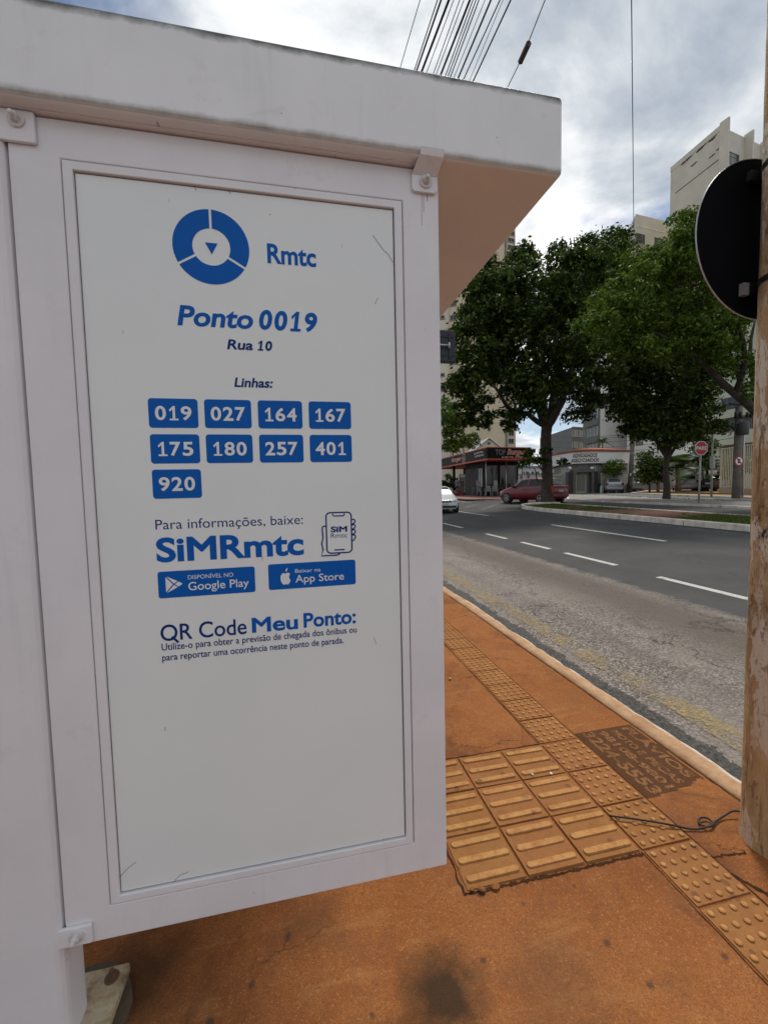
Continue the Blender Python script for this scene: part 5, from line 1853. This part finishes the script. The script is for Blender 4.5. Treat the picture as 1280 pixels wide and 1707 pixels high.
for i, (q, rz, lb_) in enumerate(spots):
    p_ = gz(*q, .53)
    if i == 0:
        ch.location = (p_[0], p_[1], .53); ch.rotation_euler = (0, 0, rz)
    else:
        copy_tree(ch, None, (p_[0], p_[1], .53), rz, lb_)
def table(label, q):
    p_ = gz(*q, .53)
    t = thing('plastic_table', label, 'table', (p_[0], p_[1], .53), .3, 'tables outside the kiosk')
    b = MB(); b.box((-.38, -.38, .70), (.38, .38, .73)); b.build('tabletop', PLAST, t, world=False, bevel=.01)
    for x in (-1, 1):
        for y in (-1, 1):
            b = MB(); b.tube([(x * .34, y * .34, 0), (x * .3, y * .3, .7)], .025, 6); b.build('leg', PLAST, t, world=False)
table('grey plastic table between the chairs at the kiosk', (818, 826))
table('grey plastic table at the left of the kiosk chairs', (796, 826))
for (x, y, lb_) in ((796.5, 805, 'left white menu card above the kiosk tables'), (826, 805, 'white menu card with dark print above the chairs')):
    p_ = gz(x, 827, .53)
    D = np.dot(p_ - EYE, FW)
    c_ = atD(x, y, D)
    t = thing('menu_board', lb_, 'sign', (c_[0], c_[1], .53), 0, 'menu boards at the kiosk')
    b = MB(); b.box((c_[0] - .15, c_[1] - .01, c_[2] - .19), (c_[0] + .15, c_[1] + .01, c_[2] + .19)); b.build('card', KW, t)
    b = MB()
    for k in range(3):
        b.box((c_[0] - .09, c_[1] - .018, c_[2] - .1 + k * .08), (c_[0] + .09, c_[1] - .0105, c_[2] - .06 + k * .08))
    b.build('print', KBLACK, t)
    b = MB(); b.tube([(c_[0], c_[1] + .02, .53), (c_[0], c_[1] + .02, c_[2])], .015, 6); b.build('stand', STEEL, t)
p_ = gz(764, 826, .53)
t = thing('crate', 'red plastic crate at the feet of the kiosk customer', 'crate', (p_[0], p_[1], .53))
b = MB(); b.box((-.35, -.25, 0), (.35, .25, .48)); b.build('box', M('red_plastic', (.38, .04, .03), .5), t, world=False, bevel=.02)
b = MB(); b.box((-.37, -.27, .44), (.37, .27, .52)); b.build('rim', bpy.data.materials['red_plastic'], t, world=False, bevel=.01)
# ---- people at the kiosk
def person(label, q, zb, h, rz, shirt, trousers, skin=(.22, .12, .07), hair=(.012, .01, .008), arms='down', D=None):
    p_ = gz(*q, zb)
    t = thing('person', label, 'person', (p_[0], p_[1], zb), rz)
    s = h / 1.72
    m, nt, pb, co = mat_base('person_clothes')
    sx_ = N(nt, 'SeparateXYZ', {0: co})
    zc_ = ramp(nt, math_(nt, 'DIVIDE', sx_.outputs[2], h), [(0, (.02, .02, .02)), (.045, trousers), (.545, shirt), (.835, skin), (.955, hair)], 'CONSTANT')
    arm = math_(nt, 'MULTIPLY', math_(nt, 'GREATER_THAN', math_(nt, 'ABSOLUTE', sx_.outputs[0]), .205 * s), math_(nt, 'LESS_THAN', sx_.outputs[2], 1.16 * s))
    back_ = math_(nt, 'MULTIPLY', math_(nt, 'GREATER_THAN', sx_.outputs[1], .02), math_(nt, 'GREATER_THAN', sx_.outputs[2], 1.50 * s))
    setp(nt, pb, col=mixc(nt, back_, mixc(nt, arm, zc_, skin), hair), rough=.8)
    me = bpy.data.meshes.new('body')
    V = [(0, 0, .95), (0, 0, 1.12), (0, .01, 1.32), (0, .01, 1.44), (0, .005, 1.50), (0, -.005, 1.57), (0, -.01, 1.66), (0, 0, 1.71)]
    Rd = [.15, .135, .16, .12, .055, .085, .095, .05]
    Ed = [(i, i + 1) for i in range(7)]
    for sg_ in (-1, 1):
        k = len(V)
        V += [(sg_ * .10, 0, .88), (sg_ * .11, -.015, .50), (sg_ * .115, .02, .10), (sg_ * .12, -.12, .035)]
        Rd += [.095, .065, .045, .04]
        Ed += [(0, k), (k, k + 1), (k + 1, k + 2), (k + 2, k + 3)]
        k = len(V)
        if arms == 'down':
            V += [(sg_ * .18, .01, 1.41), (sg_ * .24, .02, 1.14), (sg_ * .25, -.08, .90), (sg_ * .25, -.10, .80)]
        else:
            V += [(sg_ * .18, .01, 1.41), (sg_ * .24, .0, 1.14), (sg_ * .20, -.24, 1.10), (sg_ * .17, -.32, 1.12)]
        Rd += [.06, .045, .034, .03]
        Ed += [(3, k), (k, k + 1), (k + 1, k + 2), (k + 2, k + 3)]
    me.from_pydata([tuple(c * s for c in q_) for q_ in V], Ed, [])
    me.materials.append(m)
    o = link('body', me, t)
    md = o.modifiers.new('skin', 'SKIN')
    for i, r in enumerate(Rd):
        me.skin_vertices[0].data[i].radius = (r * s, r * s * .85)
    me.skin_vertices[0].data[0].use_root = True
    sd = o.modifiers.new('sub', 'SUBSURF')
    sd.levels = sd.render_levels = 2
    return t
person('person in blue grey shirt standing at the kiosk left side', (762, 827), .53, 1.72, 2.2, (.13, .14, .22), (.03, .03, .045))
person('person in dark clothes beside the drinks fridge', (771, 827.5), .53, 1.66, 1.2, (.03, .025, .03), (.04, .035, .04), arms='up')
person('person in pale blue top with dark hair behind red car hood', (868, 829), .53, 1.66, -.6, (.42, .47, .56), (.05, .06, .09))
person('person in grey shirt standing in the dark kiosk doorway', (856, 826), .53, 1.74, 0, (.13, .13, .13), (.03, .03, .03))

# ================================================================== CARS
def carpaint(name, col, metal=0.0):
    return M(name, col, .35, .05, 1.5, metal=metal, spec=.4, coat=.45)
CGLASS = M('car_glass', (.018, .021, .025), .05, .1, 2, spec=.25)
LAMPR = M('tail_lamp', (.25, .015, .012), .2)
LAMPW = M('head_lamp', (.6, .62, .63), .15)
PLATE = M('number_plate', (.42, .43, .43), .5, .15, 40)
BLKPL = M('black_plastic', (.02, .02, .021), .6)
ALLOY = M('alloy', (.5, .5, .51), .35, .1, 8, metal=.7)
# station: x, bottom z, belt z, top z, half width, top half width  (front = +x)
HATCH = [(1.93, .30, .60, .62, .55, .45), (1.86, .22, .66, .69, .70, .58), (1.62, .20, .73, .80, .79, .66), (1.28, .20, .82, .90, .82, .68), (.92, .20, .89, .985, .83, .69),
         (.55, .20, .91, 1.21, .83, .63), (.18, .20, .93, 1.40, .83, .58), (-.25, .20, .94, 1.465, .83, .575), (-.80, .20, .95, 1.46, .83, .57), (-1.25, .20, .97, 1.42, .82, .56), (-1.55, .22, .98, 1.33, .81, .56),
         (-1.78, .26, .96, 1.06, .79, .60), (-1.90, .30, .90, .95, .74, .60), (-1.95, .36, .82, .86, .66, .52)]
SEDAN = [(2.05, .30, .58, .60, .55, .45), (1.98, .22, .64, .67, .70, .58), (1.70, .20, .70, .77, .79, .66), (1.30, .20, .80, .88, .82, .68), (.95, .20, .87, .96, .83, .69),
         (.58, .20, .89, 1.19, .83, .63), (.20, .20, .91, 1.37, .83, .57), (-.25, .20, .92, 1.42, .83, .56), (-.75, .20, .93, 1.39, .83, .55), (-1.05, .20, .94, 1.24, .82, .57), (-1.40, .22, .95, 1.02, .81, .62),
         (-1.80, .24, .93, .99, .79, .62), (-2.0, .30, .88, .92, .74, .58), (-2.06, .36, .80, .83, .66, .5)]
def car(label, paint, kind=HATCH, loc=(0, 0, 0), rz=0, sc=1.0, pitch=0.0):
    t = thing('car', label, 'car', loc, rz)
    t.scale = (sc, sc, sc)
    if pitch: t.rotation_euler = (pitch, 0, rz)
    st = kind
    def section(s_):
        x, zb, zt_, zp, w, tw = s_
        return [(0, zb), (w * .80, zb), (w * .96, zb + .10), (w, zb + (zt_ - zb) * .45), (w * .985, zb + (zt_ - zb) * .80), (w * .95, zt_), (tw + .02, zp - .035 if zp - zt_ > .1 else zp - .012), (tw * .80, zp), (0, zp + .012)]
    secs = []
    xs_ = [s_[0] for s_ in st]
    dense = []
    for i in range(len(st) - 1):
        for k in range(3):
            dense.append(tuple(np.array(st[i]) * (1 - k / 3) + np.array(st[i + 1]) * k / 3))
    dense.append(st[-1])
    # smooth the station values a little
    D = np.array(dense)
    for it in range(2):
        D[1:-1, 1:] = .25 * D[:-2, 1:] + .5 * D[1:-1, 1:] + .25 * D[2:, 1:]
    def vals(x):
        return [np.interp(x, D[::-1, 0], D[::-1, j]) for j in range(1, 6)]
    vs, fs = [], []
    m_ = None
    for s_ in D:
        h = section(s_)
        full = [(y, z) for y, z in h] + [(-y, z) for y, z in h[-2:0:-1]]
        m_ = len(full)
        vs += [(s_[0], y, z) for y, z in full]
    for i in range(len(D) - 1):
        for k in range(m_):
            fs.append((i * m_ + k, (i + 1) * m_ + k, (i + 1) * m_ + (k + 1) % m_, i * m_ + (k + 1) % m_))
    fs.append(tuple(range(m_)))
    fs.append(tuple(range((len(D) - 1) * m_, len(D) * m_))[::-1])
    b = MB(); b.add(vs, fs, True)
    body = b.build('body', paint, t, world=False)
    def side(x, k, sg_, o=.010):
        zb, zt_, zp, w, tw = vals(x)
        y0, z0, y1, z1 = w * .95, zt_, tw + .02, zp - .035
        return (x, sg_ * (y0 + (y1 - y0) * k + o), z0 + (z1 - z0) * k + o * .4)
    xf, xm, xr = (.70, -.33, -1.28) if kind is HATCH else (.72, -.28, -.98)
    for sg_ in (-1, 1):
        for (a0, a1, s0, s1) in ((xf, xm + .04, .45, 0), (xm - .04, xr, 0, -.10 if kind is HATCH else -.16)):
            n_ = 6
            bot = [side(a0 + (a1 - a0) * i / n_, .10, sg_) for i in range(n_ + 1)]
            top = [side((a0 - s0) + (a1 - s1 - a0 + s0) * i / n_, .93, sg_) for i in range(n_ + 1)]
            b = MB(); b.add(bot + top, [(i, i + 1, n_ + 2 + i, n_ + 1 + i) for i in range(n_)], True)
            b.build('side_window', CGLASS, t, world=False)
        b = MB()
        b.box((.58, sg_ * .84 - .03, .93), (.74, sg_ * .84 + sg_ * .10 + .03, 1.06))
        b.build('mirror', BLKPL, t, world=False, bevel=.02)
        b = MB()
        for x in (xm + .22, xm - .65):
            zb, zt_, zp, w, tw = vals(x)
            b.box((x - .08, sg_ * (w * .985) - .012, zt_ - .14), (x + .08, sg_ * (w * .985) + .016, zt_ - .11))
        b.build('door_handle', paint, t, world=False)
        b = MB()
        for x in (xm, xf + .02, xr + .1):
            pts = []
            for k in np.linspace(.12, .96, 6):
                zb, zt_, zp, w, tw = vals(x)
                z = zb + (zt_ - zb) * k
                yy = w * (.96 + .04 * min(1, (z - zb) / .3)) if k < .45 else w * (1 - .05 * ((k - .45) / .55) ** 1.5)
                pts.append((x, sg_ * (yy + .001), z))
            b.tube(pts, .006, 4)
        b.build('door_gap', BLKPL, t, world=False)
    # windscreen and rear glass
    def top(x, y, o=.034):
        zb, zt_, zp, w, tw = vals(x)
        return (x, y * tw, zp + o - .03 * abs(y) ** 3)
    for (x0, x1, nm) in ((.90, .24, 'windscreen'), ((-1.50, -1.80, 'rear_window') if kind is HATCH else (-.82, -1.30, 'rear_window'))):
        n_ = 6
        rows_ = []
        for i in range(4):
            x = x0 + (x1 - x0) * i / 3
            rows_ += [top(x, -.86 + 1.72 * k / n_) for k in range(n_ + 1)]
        b = MB(); b.add(rows_, [(r * 7 + k, r * 7 + k + 1, (r + 1) * 7 + k + 1, (r + 1) * 7 + k) for r in range(3) for k in range(n_)], True)
        b.build(nm, CGLASS, t, world=False)
    xF, xR = st[0][0], st[-1][0]
    for sg_ in (-1, 1):
        b = MB()
        hl = [(xF + .012, .40, .575), (xF - .06, .66, .585), (xF - .26, .765, .64), (xF - .25, .735, .725), (xF - .10, .60, .705), (xF - .01, .42, .655)]
        hin = [(x - .12, y - .06, z) for x, y, z in hl]
        b.add([(x, sg_ * y, z) for x, y, z in hl + hin], [tuple(range(6))] + [(i, (i + 1) % 6, 6 + (i + 1) % 6, 6 + i) for i in range(6)])
        hd_ = b.build('headlight', LAMPW, t, world=False)
        b = MB()
        b.lathe([(.055, 0), (.055, .02), (.03, .024)], 12, Matrix.Translation((xF - .03, sg_ * .55, .635)) @ Matrix.Rotation(R(90), 4, 'Y'))
        b.build('lamp', STEEL, hd_, world=False)
        zt_l = .88 if kind is HATCH else .80
        b = MB(); b.box((xR - .005, sg_ * .66 - .12, zt_l - .13), (xR + .22, sg_ * .66 + .12, zt_l + .10)); b.build('tail_light', LAMPR, t, world=False, bevel=.03)
    b = MB(); b.box((xF - .10, -.37, .575), (xF + .022, .37, .665)); b.build('grille', BLKPL, t, world=False, bevel=.01)
    b = MB(); b.box((xF - .16, -.62, .30), (xF + .03, .62, .41)); b.build('bumper_vent', BLKPL, t, world=False, bevel=.02)
    b = MB(); b.box((xF + .0, -.36, .612), (xF + .03, .36, .628)); b.build('grille_bar', ALLOY, t, world=False)
    b = MB(); b.box((xF - .02, -.2, .43), (xF + .035, .2, .55)); b.build('number_plate', PLATE, t, world=False)
    b = MB(); b.box((xR - .035, -.2, .66), (xR + .03, .2, .78)); b.build('number_plate', PLATE, t, world=False)
    b = MB(); b.box((xR - .04, -.68, .36), (xR + .10, .68, .56)); b.build('rear_bumper', paint, t, world=False, bevel=.04)
    wb = (1.22, -1.25) if kind is HATCH else (1.28, -1.24)
    for x in wb:
        for sg_ in (-1, 1):
            Mx = Matrix.Translation((x, sg_ * .70, .30)) @ Matrix.Rotation(R(90) * -sg_, 4, 'X')
            b = MB(); b.lathe([(.335, -.10), (.345, .128), (.30, .135)], 24, Mx, False)
            b.build('wheel_arch', BLKPL, t, world=False)
            b = MB(); b.lathe([(.20, -.06), (.29, -.07), (.305, -.03), (.305, .10), (.29, .145), (.20, .15)], 24, Mx)
            wh_ = b.build('wheel', RUBBER, t, world=False)
            b = MB()
            b.lathe([(.20, .13), (.205, .152), (.185, .152), (.18, .13)], 20, Mx, False)
            for k in range(5):
                q = 2 * math.pi * k / 5
                c_, s_ = math.cos(q), math.sin(q)
                b.add([Mx @ Vector((c_ * r - s_ * w_, s_ * r + c_ * w_, .150)) for r, w_ in ((.02, -.035), (.19, -.028), (.19, .028), (.02, .035))], [(0, 1, 2, 3)])
            b.lathe([(.05, .14), (.05, .155), (.03, .158)], 10, Mx, False)
            b.build('rim', ALLOY, wh_, world=False)
    return t
# red hatchback turning behind the median tip
fl, rl = gg(845, 839.6), gg(900, 840.3)
hd = fl - rl
rz_ = math.atan2(hd[1], hd[0])
hd = hd / np.linalg.norm(hd)
ctr = (fl + rl) / 2 + np.array([hd[1], -hd[0], 0]) * .80
car('dark red hatchback crossing behind the median tree', carpaint('red_paint', (.15, .006, .013)), HATCH, (ctr[0], ctr[1], zg(ctr[0])), rz_, 1.02)
fr_ = gg(772, 854)
car('white sedan driving towards camera at the shelter edge', carpaint('white_car_paint', (.62, .63, .64)), SEDAN, (fr_[0] - .70, fr_[1] + 1.95, zg(fr_[0] - .8)), R(-100), 1.0)
sl = gg(1019, 822)
v_ = sl[:2] / np.linalg.norm(sl[:2])
car('silver hatchback parked rear first before the law office', carpaint('silver_paint', (.36, .38, .40), .4), HATCH, (sl[0] + v_[0] * 1.6 - .1, sl[1] + v_[1] * 1.6, .45), math.atan2(v_[1], v_[0]) + R(10), 1.0)
p_ = gg(1059, 820.5)
car('pale grey sedan parked behind the leaning lamp pole', carpaint('grey_car_paint', (.30, .30, .29), .2), SEDAN, (p_[0] + 1.2, p_[1] + 2.0, .45), R(62), 1.0)
p_ = gg(1146, 820.5)
car('white car parked under the palms at right', carpaint('white_car_paint_b', (.55, .56, .56)), HATCH, (p_[0] + 1.0, p_[1] + 1.2, .52), R(48), 1.05)
p_ = gg(1192, 821)
car('dark car parked by the bar fence corner', carpaint('dark_car_paint', (.02, .022, .026)), SEDAN, (p_[0] + 1.5, p_[1] + 1.0, .52), R(20), 1.0)

# ================================================================== STREET SIGNS, POLES, FENCE
SIGNRED = M('sign_red', (.36, .012, .022), .4, .08, 2)
SIGNWH = M('sign_white', (.72, .71, .70), .4, .05, 3)
GALV = M('galvanised_post', (.33, .33, .32), .5, .15, 5, metal=.3)
bs = gz(1164, 838, .535)
st_ = thing('stop_sign', 'red octagonal PARE stop sign on a grey post', 'sign', (bs[0], bs[1], .535))
Ys = bs[1]
b = MB()
topp = atY(1168, 760, Ys)
b.tube([(bs[0], Ys, .5), (topp[0], Ys + .03, atY(1168, 742, Ys)[2])], .042, 10)
b.build('post', GALV, st_)
vdir = -np.array([FW[0], FW[1], 0]); vdir /= np.linalg.norm(vdir)
c_ = atY(1168.3, 747, Ys - .04)
fS_ = Face(c_ - np.array([vdir[1], -vdir[0], 0]) * -1, c_ + np.array([vdir[1], -vdir[0], 0]) * -1) if False else None
rgt = np.array([RT[0], RT[1], 0]); rgt /= np.linalg.norm(rgt)
turn = R(6)
rgt = np.array([math.cos(turn) * rgt[0] - math.sin(turn) * rgt[1], math.sin(turn) * rgt[0] + math.cos(turn) * rgt[1], 0])
nrm_ = np.array([rgt[1], -rgt[0], 0])
def sfn(c):
    return lambda a, z, d: tuple(c + rgt * a + np.array([0, 0, z]) + nrm_ * d)
octo = lambda r: [(r * math.cos(R(22.5 + 45 * k)), r * math.sin(R(22.5 + 45 * k))) for k in range(8)]
RO = .335
b = MB(); b.prism(octo(RO), sfn(c_), -.004, .0); disc = b.build('plate', SIGNWH, st_)
b = MB(); b.prism(octo(RO * .92), sfn(c_), .001, .003); b.build('red_field', SIGNRED, disc)
b = MB(); text_on(b, 'PARE', sfn(c_ + nrm_ * .006), -.25, .25, -.085, .17, .012, thick=.003); b.build('lettering', SIGNWH, disc)
# second plate behind, seen edge on
b = MB(); b.prism(octo(.27), sfn(c_ + np.array([-.05, .10, -.13])), -.004, 0); b.build('rear_plate', STEEL, st_)
# no parking sign on a concrete pole
bs = gz(1226, 829, .57)
cp = thing('utility_pole', 'grey concrete utility pole carrying the no parking sign', 'pole', (bs[0], bs[1], .57))
b = MB()
b.tube([(bs[0], bs[1], .5), (bs[0] + .05, bs[1], 9.5)], [.20, .13], 14)
CPOLE = M('weathered_concrete', (.20, .185, .165), .9, .3, 2.5, .4, 20, .01)
b.build('shaft', CPOLE, cp)
b = MB()
zk = atY(1230, 697, bs[1])[2]
for dz, w in ((0, .55), (-.35, .45), (.7, .9)):
    b.tube([(bs[0] - w, bs[1] - .22, zk + dz), (bs[0] + w, bs[1] - .22, zk + dz)], .05, 6)
for x in (-.5, -.2, .25, .5):
    b.tube([(bs[0] + x, bs[1] - .25, zk + .0), (bs[0] + x, bs[1] - .25, zk + .28)], .07, 8)
b.build('crossarm', BLACK, cp)
b = MB()
b.tube([(bs[0] + .30, bs[1] - .1, .55), (bs[0] + .26, bs[1] - .1, zk - .2)], .05, 8)
b.build('conduit', STEEL, cp)
b = MB()
q_ = atY(1237, 714, bs[1] - .3)
b.lathe([(.26, -.35), (.28, -.3), (.28, .3), (.2, .36)], 14, Matrix.Translation(q_))
b.build('transformer', M('transformer_grey', (.05, .05, .05), .6), cp)
np_ = thing('no_parking_sign', 'round red rimmed no parking sign strapped to concrete pole', 'sign', (bs[0], bs[1] - .25, 2.2))
c_ = atY(1231, 768.5, bs[1] - .27)
b = MB(); b.prism([(.27 * math.cos(q), .27 * math.sin(q)) for q in np.linspace(0, 2 * math.pi, 29)[:-1]], sfn(c_), -.005, 0); dsc = b.build('rim', SIGNRED, np_)
b = MB(); b.prism([(.205 * math.cos(q), .205 * math.sin(q)) for q in np.linspace(0, 2 * math.pi, 29)[:-1]], sfn(c_), .001, .003); b.build('white_field', SIGNWH, dsc)
b = MB(); text_on(b, 'E', sfn(c_ + nrm_ * .006), -.07, .08, -.12, .24, .05, thick=.003); b.build('lettering', KBLACK, dsc)
b = MB(); b.prism([(-.165, .125), (-.125, .165), (.165, -.125), (.125, -.165)], sfn(c_ + nrm_ * .012), 0, .003); b.build('slash', SIGNRED, dsc)
# thin lamp post
bs = gz(1185, 827, .57)
lp = thing('street_lamp', 'thin grey post standing between stop sign and fence', 'lamp post', (bs[0], bs[1], .57))
tp_ = atY(1187, 716, bs[1])
b = MB(); b.tube([(bs[0], bs[1], .5), tuple(tp_)], [.06, .05], 10); b.build('post', GALV, lp)
b = MB(); b.box((bs[0] - .08, bs[1] - .1, tp_[2] - 2.3), (bs[0] + .1, bs[1] + .1, tp_[2] - 1.6)); b.build('meter_box', GALV, lp)
b = MB(); b.tube([tuple(tp_), tuple(tp_ + np.array([-.5, -.2, .25]))], .035, 8); b.build('arm', GALV, lp)
# leaning pole in front of the office wall
bs = gz(1049, 821, .45)
ln_ = thing('utility_pole', 'slightly leaning grey pole by the right end of law office', 'pole', (bs[0], bs[1], .45))
tp_ = atY(1062, 640, bs[1])
b = MB(); b.tube([(bs[0], bs[1], .4), tuple((np.array([bs[0], bs[1], .4]) + tp_) / 2 + np.array([-.1, 0, 0])), tuple(tp_)], [.22, .19, .15], 12); b.build('shaft', CPOLE, ln_)
b = MB(); q_ = atY(1065, 735, bs[1] - .3); b.lathe([(.3, -.45), (.33, -.4), (.33, .4), (.25, .46)], 14, Matrix.Translation(q_)); b.build('transformer', M('transformer_pale', (.22, .21, .20), .6), ln_)
b = MB()
for dz in (-1.2, 0, 1.6):
    b.tube([tuple(q_ + np.array([-.9, .1, dz])), tuple(q_ + np.array([.9, .1, dz + .05]))], .05, 6)
b.build('crossarm', STEEL, ln_)
b = MB(); q2 = atY(1051, 791, bs[1] - .3); b.box((q2[0] - .12, q2[1] - .02, q2[2] - .14), (q2[0] + .12, q2[1] + .02, q2[2] + .14)); b.build('notice', SIGNWH, ln_)
# street wires between the far poles
fw_l = ['upper street wire crossing before the white tower', 'middle street wire crossing before the white tower', 'lower street wire crossing before the white tower', 'lowest street wire above the law office roof']
for k, (y0, y1) in enumerate(((722, 706), (731, 718), (740, 728), (747, 738))):
    b = MB()
    A, B = atD(905, y0 + 4, 46), atD(1232, y1 - 10, 26)
    pts = [A + (B - A) * t - np.array([0, 0, 1.1 * 4 * t * (1 - t) * .5]) for t in np.linspace(0, 1, 20)]
    b.tube(pts, .016, 5)
    tag(b.build('street_wire', CABLE), fw_l[k], 'wire', 'wires between the far poles')
# tall bar fence on plinth
A, B = gz(1200, 823, .56), gz(1290, 827, .56)
fe = thing('fence', 'tall cream vertical bar fence on a low plinth', 'fence', (A[0], A[1], .56))
f = Face(A, B)
b = MB(); slab(b, f, 0, f.L, .5, .95, -.1, .1); b.build('plinth', wallmat('plinth_tan', (.34, .29, .22)), fe)
FEN = M('fence_cream', (.50, .48, .36), .5)
b = MB(); slab(b, f, 0, f.L, 3.62, 3.70, -.03, .03); slab(b, f, 0, f.L, 1.0, 1.07, -.03, .03); b.build('rail', FEN, fe)
b = MB(); slab(b, f, -.05, .05, .95, 3.75, -.05, .05); b.build('post', FEN, fe)
nb_ = int(f.L / .21)
bar_me = None
for k in range(nb_):
    b = MB(); slab(b, f, .1 + k * .21, .155 + k * .21, 1.07, 3.62, -.015, .015)
    b.build('bar', FEN, fe)
